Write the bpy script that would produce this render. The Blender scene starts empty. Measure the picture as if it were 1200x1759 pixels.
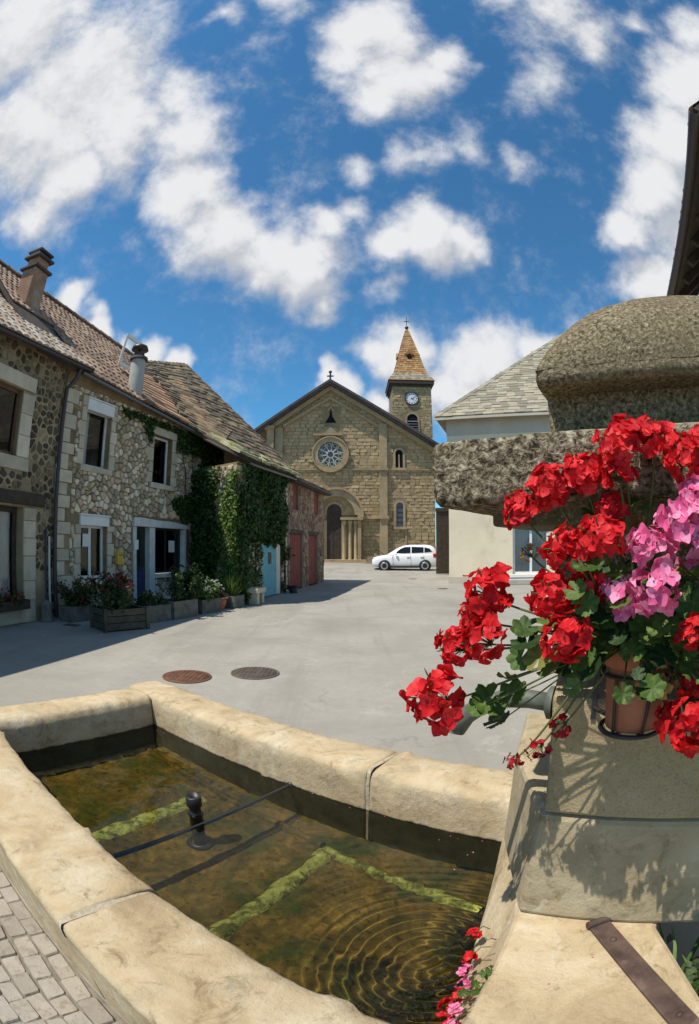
import bpy, bmesh, math, random
from mathutils import Vector, Matrix, Euler

R = math.radians
sc = bpy.context.scene
col = sc.collection

# ------------------------------------------------------------------ camera
cd = bpy.data.cameras.new('camera')
cam = bpy.data.objects.new('camera', cd)
col.objects.link(cam)
sc.camera = cam
cd.type = 'PANO'
cd.panorama_type = 'FISHEYE_EQUISOLID'
cd.sensor_fit = 'HORIZONTAL'
cd.sensor_width = 36.0
cd.sensor_height = 36.0 * 1024 / 699
cd.fisheye_lens = 25.2
cd.fisheye_fov = R(200)
cd.clip_start = 0.02
cd.clip_end = 3000
cam.location = (0, 0, 1.65)
cam.rotation_euler = (R(94.0), 0, 0)

# ------------------------------------------------------------------ view, sky, sun
sc.render.engine = 'CYCLES'
sc.view_settings.view_transform = 'Standard'
sc.view_settings.look = 'None'
sc.view_settings.gamma = 1
sc.view_settings.use_curve_mapping = False
sc.view_settings.exposure = 0.06
sc.cycles.use_denoising = True
sc.cycles.max_bounces = 8
sc.cycles.transparent_max_bounces = 12
sc.cycles.sample_clamp_indirect = 4

SUN_EL, SUN_AZ = R(63), math.atan2(-.88, -.47)      # azimuth clockwise from +Y
SDIR = Vector((math.cos(SUN_EL) * math.sin(SUN_AZ), math.cos(SUN_EL) * math.cos(SUN_AZ), math.sin(SUN_EL)))
sd = bpy.data.lights.new('sun', 'SUN')
sd.energy = 5.0
sd.angle = R(.5)
sd.color = (1, .94, .84)
sd.cycles.is_caustics_light = True        # sunlight refracted by the rippled water
sun = bpy.data.objects.new('sun', sd)
col.objects.link(sun)
sun.rotation_euler = SDIR.to_track_quat('Z', 'Y').to_euler()

# clouds: heart directions, angular radius, weight
CLOUDS = [(-0.538,0.246,0.807,0.190,1.00),(-0.456,0.392,0.799,0.202,1.00),(-0.554,0.436,0.709,0.179,1.00),(-0.423,0.528,0.737,0.149,1.00),(-0.327,0.521,0.788,0.095,0.80),(-0.293,0.608,0.738,0.113,0.90),(-0.577,0.570,0.586,0.095,0.90),(-0.520,0.547,0.656,0.107,1.00),(-0.299,0.690,0.659,0.113,1.00),(-0.249,0.763,0.597,0.113,1.00),(-0.172,0.810,0.561,0.113,1.00),(-0.092,0.841,0.533,0.107,1.00),(-0.046,0.792,0.609,0.065,0.80),(-0.052,0.878,0.475,0.060,0.80),(0.006,0.769,0.639,0.048,0.60),(0.052,0.461,0.886,0.117,0.95),(0.096,0.533,0.841,0.110,0.95),(0.011,0.510,0.860,0.083,0.80),(0.147,0.491,0.859,0.074,0.85),(0.049,0.584,0.810,0.065,0.85),(-0.111,0.386,0.916,0.074,0.70),(-0.204,0.404,0.892,0.048,0.60),(0.122,0.674,0.728,0.083,0.62),(0.022,0.696,0.717,0.054,0.60),(0.219,0.641,0.736,0.060,0.50),(0.080,0.808,0.584,0.077,1.00),(0.148,0.792,0.592,0.095,1.00),(0.215,0.775,0.594,0.065,0.90),(0.069,0.859,0.507,0.042,0.50),(0.312,0.640,0.702,0.054,0.55),(0.344,0.480,0.807,0.095,0.55),(0.346,0.322,0.881,0.110,0.75),(0.418,0.341,0.842,0.083,0.68),(0.269,0.337,0.902,0.060,0.70),(0.476,0.272,0.836,0.042,0.60),(0.587,0.320,0.744,0.143,1.00),(0.591,0.448,0.671,0.143,1.00),(0.562,0.544,0.623,0.107,1.00),(0.629,0.568,0.531,0.137,1.00),(0.528,0.632,0.568,0.077,1.00),(0.581,0.662,0.475,0.101,1.00),(0.565,0.218,0.796,0.071,0.80),(0.106,0.918,0.382,0.089,1.00),(0.065,0.926,0.371,0.054,0.90),(0.268,0.896,0.355,0.113,1.00),(0.352,0.859,0.373,0.071,0.90),(0.188,0.935,0.301,0.083,1.00),(0.247,0.929,0.277,0.095,1.00),(0.380,0.843,0.382,0.060,0.90),(-0.030,0.946,0.324,0.048,1.00),(0.047,0.955,0.292,0.054,1.00),(-0.534,0.719,0.444,0.057,1.00),(-0.490,0.764,0.420,0.045,1.00),(-0.442,0.804,0.399,0.040,1.00),(-0.389,0.841,0.376,0.045,1.00),(-0.342,0.868,0.360,0.045,1.00)]
SKY_STRENGTH = .10

def build_world():
    w = bpy.data.worlds.new('World')
    sc.world = w
    w.use_nodes = True
    nt = w.node_tree
    nt.nodes.clear()
    N, L = nt.nodes.new, nt.links.new
    out = N('ShaderNodeOutputWorld')
    bg = N('ShaderNodeBackground')
    bg.inputs['Strength'].default_value = SKY_STRENGTH
    L(bg.outputs[0], out.inputs[0])
    sky = N('ShaderNodeTexSky')
    sky.sky_type = 'NISHITA'
    sky.sun_disc = False
    sky.sun_elevation = SUN_EL
    sky.sun_rotation = SUN_AZ
    sky.altitude = 900
    sky.air_density = 1.0
    sky.dust_density = .25
    sky.ozone_density = 2.2
    hs = N('ShaderNodeMix'); hs.data_type = 'RGBA'; hs.blend_type = 'MULTIPLY'
    hs.inputs['Factor'].default_value = 1
    hs.inputs['B'].default_value = (.60, 1.24, 1.44, 1)
    L(sky.outputs[0], hs.inputs['A'])
    # cloud density group
    g = bpy.data.node_groups.new('cloud_density', 'ShaderNodeTree')
    g.interface.new_socket('Vector', in_out='INPUT', socket_type='NodeSocketVector')
    g.interface.new_socket('Density', in_out='OUTPUT', socket_type='NodeSocketFloat')
    gi, go = g.nodes.new('NodeGroupInput'), g.nodes.new('NodeGroupOutput')
    GN, GL = g.nodes.new, g.links.new

    def math_(op, a, b=None, clamp=False):
        n = GN('ShaderNodeMath')
        n.operation = op
        n.use_clamp = clamp
        for i, x in enumerate((a, b)):
            if x is None:
                continue
            if isinstance(x, (int, float)):
                n.inputs[i].default_value = x
            else:
                GL(x, n.inputs[i])
        return n.outputs[0]

    def noise(vec, scale, detail, rough):
        n = GN('ShaderNodeTexNoise')
        n.inputs['Scale'].default_value = scale
        n.inputs['Detail'].default_value = detail
        n.inputs['Roughness'].default_value = rough
        GL(vec, n.inputs['Vector'])
        return n
    # warp the direction a little so that no blob stays round
    wn = noise(gi.outputs[0], 7, 3, .55)
    sub = GN('ShaderNodeVectorMath'); sub.operation = 'SUBTRACT'
    sub.inputs[1].default_value = (.5, .5, .5)
    GL(wn.outputs['Color'], sub.inputs[0])
    scl = GN('ShaderNodeVectorMath'); scl.operation = 'SCALE'; scl.inputs['Scale'].default_value = .13
    GL(sub.outputs[0], scl.inputs[0])
    add = GN('ShaderNodeVectorMath'); add.operation = 'ADD'
    GL(gi.outputs[0], add.inputs[0]); GL(scl.outputs[0], add.inputs[1])
    acc = None
    for x, y, z, r, wt in CLOUDS:
        dn = GN('ShaderNodeVectorMath'); dn.operation = 'DISTANCE'
        dn.inputs[1].default_value = (x, y, z)
        GL(add.outputs[0], dn.inputs[0])
        mr = GN('ShaderNodeMapRange')
        mr.interpolation_type = 'LINEAR'
        mr.inputs['From Min'].default_value = 0
        mr.inputs['From Max'].default_value = r * 1.16
        mr.inputs['To Min'].default_value = wt
        mr.inputs['To Max'].default_value = 0
        GL(dn.outputs['Value'], mr.inputs['Value'])
        acc = mr.outputs[0] if acc is None else math_('SMOOTH_MAX', acc, mr.outputs[0])
        if acc.node.type == 'MATH':
            acc.node.inputs[2].default_value = .12
    # away from the view the same broken cumulus goes on
    far = noise(gi.outputs[0], 2.6, 3, .5)
    side = GN('ShaderNodeVectorMath'); side.operation = 'DOT_PRODUCT'
    side.inputs[1].default_value = (0, .94, .34)
    GL(gi.outputs[0], side.inputs[0])
    away = GN('ShaderNodeMapRange')
    away.inputs['From Min'].default_value = .40
    away.inputs['From Max'].default_value = .05
    GL(side.outputs['Value'], away.inputs['Value'])
    fm = GN('ShaderNodeMapRange')
    fm.inputs['From Min'].default_value = .56
    fm.inputs['From Max'].default_value = .80
    GL(far.outputs[0], fm.inputs['Value'])
    acc = math_('MAXIMUM', acc, math_('MULTIPLY', fm.outputs[0], away.outputs[0]))
    n1 = noise(gi.outputs[0], 8, 13, .62)
    n2 = noise(gi.outputs[0], 30, 8, .65)
    f = math_('ADD', math_('MULTIPLY', math_('SUBTRACT', n1.outputs[0], .5), 1.5),
              math_('MULTIPLY', math_('SUBTRACT', n2.outputs[0], .5), .74))
    tot = math_('ADD', acc, math_('MULTIPLY', f, .55))
    GL(tot, go.inputs[0])

    tc = N('ShaderNodeTexCoord')
    da = N('ShaderNodeGroup'); da.node_tree = g
    L(tc.outputs['Generated'], da.inputs[0])
    off = N('ShaderNodeVectorMath'); off.operation = 'ADD'
    off.inputs[1].default_value = tuple(SDIR * .07)
    L(tc.outputs['Generated'], off.inputs[0])
    db = N('ShaderNodeGroup'); db.node_tree = g
    L(off.outputs[0], db.inputs[0])

    def mr(v, a, b, c=0, d=1, smooth=True):
        n = N('ShaderNodeMapRange')
        n.interpolation_type = 'SMOOTHSTEP' if smooth else 'LINEAR'
        for k, x in zip(('From Min', 'From Max', 'To Min', 'To Max'), (a, b, c, d)):
            n.inputs[k].default_value = x
        L(v, n.inputs['Value'])
        return n.outputs[0]
    alpha = mr(da.outputs[0], .06, .70)
    lit = N('ShaderNodeMath'); lit.operation = 'SUBTRACT'
    L(da.outputs[0], lit.inputs[0]); L(db.outputs[0], lit.inputs[1])
    litv = mr(lit.outputs[0], -.30, .34)
    cr = N('ShaderNodeMix'); cr.data_type = 'RGBA'
    cr.inputs['A'].default_value = CLOUD_SHADE
    cr.inputs['B'].default_value = CLOUD_LIT
    L(litv, cr.inputs['Factor'])
    mx = N('ShaderNodeMix'); mx.data_type = 'RGBA'
    L(alpha, mx.inputs['Factor'])
    L(hs.outputs['Result'], mx.inputs['A'])
    L(cr.outputs['Result'], mx.inputs['B'])
    L(mx.outputs['Result'], bg.inputs['Color'])

CLOUD_SHADE = (4.9, 5.2, 5.7, 1)
CLOUD_LIT = (8.0, 8.05, 8.2, 1)
build_world()

# ------------------------------------------------------------------ materials
def new_mat(name):
    m = bpy.data.materials.new(name)
    m.use_nodes = True
    nt = m.node_tree
    b = nt.nodes['Principled BSDF']
    return m, nt, b

def rnd_node(nt):
    """one random number per object and per loose island"""
    oi = nt.nodes.new('ShaderNodeObjectInfo')
    ge = nt.nodes.new('ShaderNodeNewGeometry')
    a = nt.nodes.new('ShaderNodeMath'); a.operation = 'ADD'
    f = nt.nodes.new('ShaderNodeMath'); f.operation = 'FRACT'
    nt.links.new(oi.outputs['Random'], a.inputs[0])
    nt.links.new(ge.outputs['Random Per Island'], a.inputs[1])
    nt.links.new(a.outputs[0], f.inputs[0])
    return f.outputs[0], ge

def noise_node(nt, vec, scale, detail=6, rough=.6, dist=0):
    n = nt.nodes.new('ShaderNodeTexNoise')
    n.inputs['Scale'].default_value = scale
    n.inputs['Detail'].default_value = detail
    n.inputs['Roughness'].default_value = rough
    n.inputs['Distortion'].default_value = dist
    if vec is not None:
        nt.links.new(vec, n.inputs['Vector'])
    return n.outputs[0]

def ramp(nt, fac, stops):
    r = nt.nodes.new('ShaderNodeValToRGB')
    e = r.color_ramp.elements
    while len(e) < len(stops):
        e.new(.5)
    for el, (p, c) in zip(e, stops):
        el.position = p
        el.color = (*c, 1)
    nt.links.new(fac, r.inputs['Fac'])
    return r.outputs['Color']

def mix(nt, fac, a, b, mode='MIX'):
    n = nt.nodes.new('ShaderNodeMix')
    n.data_type = 'RGBA'
    n.blend_type = mode
    for k, x in (('Factor', fac), ('A', a), ('B', b)):
        if isinstance(x, (int, float)):
            n.inputs[k].default_value = x
        elif isinstance(x, tuple):
            n.inputs[k].default_value = (*x, 1)
        else:
            nt.links.new(x, n.inputs[k])
    return n.outputs['Result']

def maprange(nt, v, a, b, c=0., d=1., smooth=True):
    n = nt.nodes.new('ShaderNodeMapRange')
    n.interpolation_type = 'SMOOTHSTEP' if smooth else 'LINEAR'
    for k, x in zip(('From Min', 'From Max', 'To Min', 'To Max'), (a, b, c, d)):
        n.inputs[k].default_value = x
    nt.links.new(v, n.inputs['Value'])
    return n.outputs[0]

def bump_node(nt, h, strength, dist=.02, normal=None):
    b = nt.nodes.new('ShaderNodeBump')
    b.inputs['Strength'].default_value = strength
    b.inputs['Distance'].default_value = dist
    nt.links.new(h, b.inputs['Height'])
    if normal is not None:
        nt.links.new(normal, b.inputs['Normal'])
    return b.outputs[0]

def mat(name, c1, c2, scale=4, rough=.85, bump=.4, bscale=None, rnd=.25, spec=.3, c3=None, spots=None, metal=0, bdist=.02, palette=None, blotch=None):
    """stone, plaster, wood, metal: noise colour between c1 and c2, per-piece variation, fine relief.
    spots=(colour, scale, lo, hi): lichen or stains; palette: colours picked per piece; blotch: second, larger noise."""
    m, nt, b = new_mat(name)
    rv, ge = rnd_node(nt)
    pos = ge.outputs['Position']
    n1 = noise_node(nt, pos, scale, 7, .62)
    stops = [(.3, c1), (.7, c2)] if c3 is None else [(.28, c1), (.5, c2), (.74, c3)]
    c = ramp(nt, n1, stops)
    if palette:
        r = nt.nodes.new('ShaderNodeValToRGB')
        r.color_ramp.interpolation = 'CONSTANT'
        e = r.color_ramp.elements
        while len(e) < len(palette):
            e.new(.5)
        for i, (el, pc) in enumerate(zip(e, palette)):
            el.position = i / len(palette)
            el.color = (*pc, 1)
        nt.links.new(rv, r.inputs['Fac'])
        c = mix(nt, .62, c, r.outputs['Color'])
    if blotch:
        c = mix(nt, maprange(nt, noise_node(nt, pos, blotch[1], 5, .6, .6), blotch[2], blotch[3], 0, blotch[4] if len(blotch) > 4 else 1), c, blotch[0])
    if spots:
        c = mix(nt, maprange(nt, noise_node(nt, pos, spots[1], 8, .7), spots[2], spots[3]), c, spots[0])
    hv = nt.nodes.new('ShaderNodeHueSaturation')
    nt.links.new(maprange(nt, rv, 0, 1, 1 - rnd, 1 + rnd, False), hv.inputs['Value'])
    nt.links.new(c, hv.inputs['Color'])
    nt.links.new(hv.outputs[0], b.inputs['Base Color'])
    b.inputs['Roughness'].default_value = rough
    b.inputs['Specular IOR Level'].default_value = spec
    b.inputs['Metallic'].default_value = metal
    if bump:
        h = noise_node(nt, pos, bscale or scale * 5, 8, .65)
        nt.links.new(bump_node(nt, h, bump, bdist), b.inputs['Normal'])
    return m

def plain(name, c, rough=.6, spec=.4, metal=0, rnd=0.04):
    return mat(name, tuple(x * .93 for x in c), tuple(min(1, x * 1.07) for x in c), 6, rough, .12, 60, rnd, spec, metal=metal, bdist=.004)

M = {}
M['mortar_dark'] = mat('mortar_ochre', (.22, .165, .085), (.36, .285, .17), 2.2, .95, .6, 25)
M['basalt'] = mat('dark_rubble', (.06, .05, .036), (.15, .12, .085), 5, .9, .6, 22, .4, palette=[(.07, .056, .042), (.12, .098, .07), (.06, .05, .04), (.20, .15, .095), (.10, .082, .06), (.28, .22, .14), (.16, .13, .09)])
M['mortar_pale'] = mat('mortar_buff', (.17, .125, .07), (.30, .23, .14), 2.5, .95, .6, 25)
M['rubble'] = mat('buff_rubble', (.33, .27, .20), (.52, .45, .35), 4, .9, .6, 20, .35, palette=[(.58, .48, .33), (.44, .34, .20), (.66, .57, .42), (.32, .23, .13), (.54, .43, .25), (.70, .62, .48), (.44, .27, .17), (.62, .52, .35)])
M['quoin'] = mat('dressed_cream_stone', (.42, .36, .26), (.60, .53, .40), 3, .85, .35, 25, .14)
M['red_stone'] = mat('reddish_rubble', (.20, .12, .08), (.36, .25, .17), 4, .9, .6, 20, .3, palette=[(.30, .17, .12), (.22, .13, .09), (.40, .30, .20), (.26, .20, .14), (.34, .20, .15)])
M['mortar_red'] = mat('mortar_brown', (.20, .14, .10), (.30, .22, .15), 3, .95, .5, 25)
M['tile'] = mat('brown_clay_tile', (.20, .13, .085), (.34, .23, .15), 1.2, .85, .3, 30, .26, palette=[(.27, .175, .115), (.22, .145, .10), (.33, .22, .15), (.30, .21, .155)], spots=((.36, .33, .27), 7, .58, .72))
M['tile_pale'] = mat('pale_weathered_tile', (.27, .20, .14), (.42, .34, .26), 1.5, .85, .3, 30, .3, palette=[(.38, .30, .23), (.28, .20, .14), (.46, .40, .33), (.32, .22, .15)], spots=((.46, .43, .37), 6, .52, .7))
M['lauze'] = mat('lichened_stone_slab', (.10, .075, .05), (.21, .16, .10), 2.0, .92, .7, 16, .36, palette=[(.165, .125, .08), (.10, .08, .058), (.23, .175, .11), (.135, .11, .08), (.21, .14, .085)], spots=((.29, .25, .12), 4, .55, .72))
M['lauze_edge'] = mat('mossy_stone_slab', (.20, .19, .10), (.38, .36, .22), 3.0, .92, .7, 18, .3, spots=((.14, .19, .04), 5, .5, .66))
M['slate'] = mat('pale_grey_stone_slate', (.20, .175, .125), (.36, .32, .24), 1.6, .9, .6, 18, .26, palette=[(.31, .275, .20), (.235, .21, .155), (.36, .325, .245), (.28, .24, .165)])
M['ashlar'] = mat('church_ashlar', (.30, .215, .115), (.45, .335, .19), .8, .92, .5, 10, .10, palette=[(.41, .30, .165), (.36, .26, .14), (.44, .325, .18), (.39, .29, .16)], blotch=((.20, .16, .11), .55, .52, .78, .7))
M['ashlar_joint'] = mat('church_joint', (.22, .165, .09), (.30, .23, .13), .8, .95, .4, 12, .05)
M['church_trim'] = mat('church_trim_stone', (.29, .215, .12), (.42, .32, .19), 1.4, .9, .4, 12, .08, blotch=((.16, .13, .10), 1.2, .55, .8, .8))
M['roof_dark'] = mat('dark_verge', (.055, .045, .045), (.11, .085, .075), 2, .85, .3, 15, .1)
M['spire'] = mat('orange_spire_tile', (.32, .155, .055), (.47, .25, .10), 1.1, .85, .4, 12, .25, palette=[(.40, .195, .07), (.34, .19, .08), (.48, .27, .11), (.32, .23, .12)], blotch=((.30, .24, .16), .8, .55, .75, .8))
M['white_paint'] = plain('white_paint', (.72, .72, .70), .5)
M['old_white'] = mat('weathered_white_paint', (.50, .49, .45), (.66, .65, .61), 5, .6, .2, 40, .05)
M['dark_wood'] = mat('dark_oak', (.035, .026, .02), (.075, .055, .04), 5, .7, .4, 30, .1)
M['brown_wood'] = mat('brown_window_wood', (.11, .05, .03), (.19, .09, .055), 5, .6, .3, 30, .1)
M['black_metal'] = plain('black_iron', (.02, .02, .021), .45, .5)
M['zinc'] = plain('dull_zinc', (.16, .155, .155), .5, .5, .4)
M['pipe_dark'] = plain('dark_downpipe', (.045, .035, .038), .5, .5)
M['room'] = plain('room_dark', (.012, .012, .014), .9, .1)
M['blue_door'] = mat('sky_blue_door_paint', (.10, .33, .40), (.17, .44, .50), 5, .55, .2, 40, .05)
M['navy'] = plain('navy_door_paint', (.028, .032, .10), .5)
M['green_black'] = plain('dark_green_paint', (.02, .035, .028), .45)
M['red_paint'] = mat('faded_red_paint', (.20, .034, .03), (.29, .06, .05), 4, .7, .25, 40, .12, blotch=((.16, .07, .05), 6, .5, .7, .7))
M['curtain'] = plain('white_lace', (.72, .72, .72), .9, .1)
M['paper'] = plain('white_paper', (.72, .72, .70), .9, .1)
M['yellow'] = plain('yellow_box', (.62, .42, .06), .5)
M['terracotta'] = mat('terracotta', (.33, .115, .06), (.46, .19, .11), 14, .85, .25, 80, .1, bdist=.003, blotch=((.50, .34, .26), 18, .55, .75, .6))
M['chimney_stone'] = mat('rendered_chimney', (.26, .15, .10), (.40, .24, .15), 3, .92, .5, 20, .1, blotch=((.42, .36, .28), 2.5, .5, .7, .7))
M['render_grey'] = mat('grey_render', (.30, .29, .26), (.42, .41, .37), 2, .92, .3, 20, .05)
M['cottage'] = mat('cream_render', (.68, .59, .43), (.78, .69, .52), 1.0, .93, .25, 30, .03, blotch=((.52, .44, .32), .9, .52, .75, .6), spots=((.46, .40, .31), 3.5, .60, .78))
M['cottage_grey'] = mat('grey_render_and_eave_shade', (.46, .41, .32), (.55, .50, .40), 1.2, .93, .2, 30, .03)  # grey render, also the eave shadow painted on the cottage
M['trough'] = mat('grey_trough_stone', (.085, .078, .06), (.19, .18, .145), 6, .92, .6, 30, .2)
M['trough_wood'] = mat('planter_boards', (.055, .045, .032), (.12, .10, .068), 6, .85, .4, 40, .15)
M['soil'] = mat('soil', (.02, .015, .01), (.05, .04, .03), 30, .95, .8, 60, .1)
M['car_white'] = plain('white_car_paint', (.78, .78, .79), .22, .5, 0, 0)
M['black_plastic'] = plain('black_plastic', (.02, .02, .022), .5, .4)
M['rubber'] = plain('tyre_rubber', (.018, .018, .018), .85, .2)
M['alloy'] = plain('alloy_wheel', (.50, .50, .52), .35, .5, .6)
M['tail_red'] = plain('tail_lamp', (.38, .02, .015), .2, .5)
M['lamp_clear'] = plain('head_lamp', (.60, .62, .65), .1, .6)
M['rust'] = mat('rusty_iron_cover', (.10, .045, .028), (.20, .095, .055), 9, .8, .5, 60, .1, bdist=.004)
M['iron_brown'] = mat('brown_iron_cover', (.07, .055, .045), (.14, .11, .085), 9, .75, .5, 60, .1, bdist=.004)
M['strap'] = mat('rusty_strap', (.05, .032, .026), (.13, .085, .066), 12, .6, .5, 60, .1, bdist=.004, blotch=((.20, .13, .10), 7, .5, .7, .6))
M['bronze'] = mat('green_bronze', (.06, .075, .062), (.16, .18, .15), 20, .55, .3, 60, .05, bdist=.003)
M['setts'] = mat('beige_sett', (.26, .225, .18), (.43, .385, .32), 14, .92, .8, 45, .14, palette=[(.30, .26, .205), (.26, .22, .175), (.33, .285, .225), (.285, .255, .21)], bdist=.010, blotch=((.22, .18, .13), 22, .52, .68, .7))
M['sett_joint'] = mat('sett_joint', (.17, .145, .11), (.27, .235, .18), 20, .95, .6, 60, .1)

def make_ground_mat():
    m, nt, b = new_mat('pale_asphalt')
    ge = nt.nodes.new('ShaderNodeNewGeometry')
    pos = ge.outputs['Position']
    c = ramp(nt, noise_node(nt, pos, .55, 8, .6, .4), [(.3, (.265, .247, .208)), (.55, (.345, .325, .278)), (.75, (.41, .388, .335))])
    c = mix(nt, maprange(nt, noise_node(nt, pos, 140, 3, .8), .35, .75, 0, .5), c, (.20, .19, .175))
    c = mix(nt, maprange(nt, noise_node(nt, pos, 1.7, 9, .75, 1.2), .60, .74, 0, .45), c, (.17, .155, .135))
    c = mix(nt, maprange(nt, noise_node(nt, pos, 6.5, 8, .78), .42, .70, 0, .45), c, (.25, .23, .19))
    c = mix(nt, maprange(nt, noise_node(nt, pos, 38, 5, .8), .55, .70, 0, .5), c, (.43, .41, .36))
    st_ = nt.nodes.new('ShaderNodeMapping'); st_.inputs['Rotation'].default_value = (0, 0, R(-8)); st_.inputs['Scale'].default_value = (1.1, .07, 1)
    nt.links.new(pos, st_.inputs['Vector'])
    c = mix(nt, maprange(nt, noise_node(nt, st_.outputs[0], 1.6, 6, .7), .50, .66, 0, .35), c, (.21, .195, .165))
    c = mix(nt, maprange(nt, noise_node(nt, pos, .9, 9, .8, 1.4), .56, .64, 0, .35), c, (.44, .415, .355))
    vo = nt.nodes.new('ShaderNodeTexVoronoi')
    vo.feature = 'DISTANCE_TO_EDGE'
    vo.inputs['Scale'].default_value = .42
    wp = nt.nodes.new('ShaderNodeVectorMath'); wp.operation = 'ADD'
    nn = nt.nodes.new('ShaderNodeTexNoise'); nn.inputs['Scale'].default_value = 2.2; nn.inputs['Detail'].default_value = 6
    nt.links.new(pos, nn.inputs['Vector'])
    nt.links.new(pos, wp.inputs[0]); nt.links.new(nn.outputs['Color'], wp.inputs[1])
    nt.links.new(wp.outputs[0], vo.inputs['Vector'])
    crack = maprange(nt, vo.outputs['Distance'], .0, .012, 1, 0)
    some = maprange(nt, noise_node(nt, pos, .35, 2), .5, .62)
    mm = nt.nodes.new('ShaderNodeMath'); mm.operation = 'MULTIPLY'
    nt.links.new(crack, mm.inputs[0]); nt.links.new(some, mm.inputs[1])
    m2 = nt.nodes.new('ShaderNodeMath'); m2.operation = 'MULTIPLY'; m2.inputs[1].default_value = .28
    nt.links.new(mm.outputs[0], m2.inputs[0])
    c = mix(nt, m2.outputs[0], c, (.10, .095, .085))
    nt.links.new(c, b.inputs['Base Color'])
    b.inputs['Roughness'].default_value = .92
    b.inputs['Specular IOR Level'].default_value = .2
    n1 = bump_node(nt, noise_node(nt, pos, 120, 4, .8), .35, .006)
    nt.links.new(bump_node(nt, noise_node(nt, pos, 2.5, 5), .25, .03, n1), b.inputs['Normal'])
    return m
M['ground'] = make_ground_mat()

def make_basin_mat(name, dry1, dry2, dry3, wet=.285):
    """warm limestone; algae and damp below the water line"""
    m, nt, b = new_mat(name)
    rv, ge = rnd_node(nt)
    pos = ge.outputs['Position']
    c = ramp(nt, noise_node(nt, pos, 3.2, 9, .68, .6), [(.28, dry1), (.5, dry2), (.72, dry3)])
    c = mix(nt, maprange(nt, noise_node(nt, pos, 9, 9, .75, .8), .52, .70, 0, .7), c, (.19, .125, .055))
    c = mix(nt, maprange(nt, noise_node(nt, pos, 6, 8, .75, .6), .55, .70, 0, .65), c, (.62, .55, .42))
    c = mix(nt, maprange(nt, noise_node(nt, pos, 240, 2, .8), .62, .8, 0, .5), c, (.10, .07, .04))
    c = mix(nt, maprange(nt, noise_node(nt, pos, 2.2, 9, .8, 1.0), .54, .66, 0, .55), c, (.30, .27, .205))
    c = mix(nt, maprange(nt, noise_node(nt, pos, 46, 6, .85), .60, .72, 0, .75), c, (.12, .085, .045))
    hv = nt.nodes.new('ShaderNodeHueSaturation')
    nt.links.new(maprange(nt, rv, 0, 1, .90, 1.08, False), hv.inputs['Value'])
    nt.links.new(c, hv.inputs['Color'])
    sx = nt.nodes.new('ShaderNodeSeparateXYZ')
    nt.links.new(pos, sx.inputs[0])
    zz = nt.nodes.new('ShaderNodeMath'); zz.operation = 'MULTIPLY_ADD'
    zz.inputs[1].default_value = .05
    nt.links.new(noise_node(nt, pos, 14, 5), zz.inputs[0]); nt.links.new(sx.outputs['Z'], zz.inputs[2])
    al = ramp(nt, noise_node(nt, pos, 7, 6), [(.35, (.008, .012, .007)), (.7, (.03, .045, .016))])
    dt = nt.nodes.new('ShaderNodeVectorMath'); dt.operation = 'DOT_PRODUCT'; dt.inputs[1].default_value = (.5573, .8303, 0)
    nt.links.new(pos, dt.inputs[0])
    du = nt.nodes.new('ShaderNodeVectorMath'); du.operation = 'DOT_PRODUCT'; du.inputs[1].default_value = (.8303, -.5573, 0)
    nt.links.new(pos, du.inputs[0])
    inside = maprange(nt, zz.outputs[0], wet + .012, wet - .012)
    for v, a, b_ in ((dt.outputs['Value'], .44, .46), (dt.outputs['Value'], 2.12, 2.10), (du.outputs['Value'], -3.26, -3.24), (du.outputs['Value'], .0, -.02)):
        k = nt.nodes.new('ShaderNodeMath'); k.operation = 'MULTIPLY'
        nt.links.new(inside, k.inputs[0]); nt.links.new(maprange(nt, v, a, b_), k.inputs[1])
        inside = k.outputs[0]
    c = mix(nt, inside, hv.outputs[0], al)
    nt.links.new(c, b.inputs['Base Color'])
    b.inputs['Roughness'].default_value = .88
    b.inputs['Specular IOR Level'].default_value = .25
    n1 = bump_node(nt, noise_node(nt, pos, 95, 6, .8), .6, .004)
    nt.links.new(bump_node(nt, noise_node(nt, pos, 16, 8, .75), .8, .013, n1), b.inputs['Normal'])
    return m
M['rim'] = make_basin_mat('warm_basin_stone', (.36, .265, .15), (.52, .405, .245), (.66, .56, .39))
M['plinth'] = make_basin_mat('buff_plinth_stone', (.31, .25, .15), (.43, .35, .22), (.53, .45, .30))

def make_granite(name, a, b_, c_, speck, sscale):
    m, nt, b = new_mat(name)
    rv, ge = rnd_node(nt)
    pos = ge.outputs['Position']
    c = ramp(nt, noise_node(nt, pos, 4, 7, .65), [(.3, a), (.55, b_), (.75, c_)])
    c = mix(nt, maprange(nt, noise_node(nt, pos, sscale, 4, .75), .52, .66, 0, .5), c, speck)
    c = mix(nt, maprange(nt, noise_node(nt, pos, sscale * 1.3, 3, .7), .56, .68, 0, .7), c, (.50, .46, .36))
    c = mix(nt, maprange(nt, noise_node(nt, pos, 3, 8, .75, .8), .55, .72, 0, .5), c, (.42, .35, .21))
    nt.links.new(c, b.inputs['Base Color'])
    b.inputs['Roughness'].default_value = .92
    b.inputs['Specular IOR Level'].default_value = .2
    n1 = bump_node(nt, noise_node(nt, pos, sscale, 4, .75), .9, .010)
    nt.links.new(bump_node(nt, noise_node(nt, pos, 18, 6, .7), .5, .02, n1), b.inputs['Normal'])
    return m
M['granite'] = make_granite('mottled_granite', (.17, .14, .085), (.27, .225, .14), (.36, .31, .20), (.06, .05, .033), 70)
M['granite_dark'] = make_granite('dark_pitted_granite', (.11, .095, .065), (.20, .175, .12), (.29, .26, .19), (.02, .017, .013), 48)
M['granite_lit'] = make_granite('pale_pitted_granite', (.34, .27, .15), (.46, .37, .22), (.54, .45, .28), (.17, .13, .07), 120)

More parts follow.
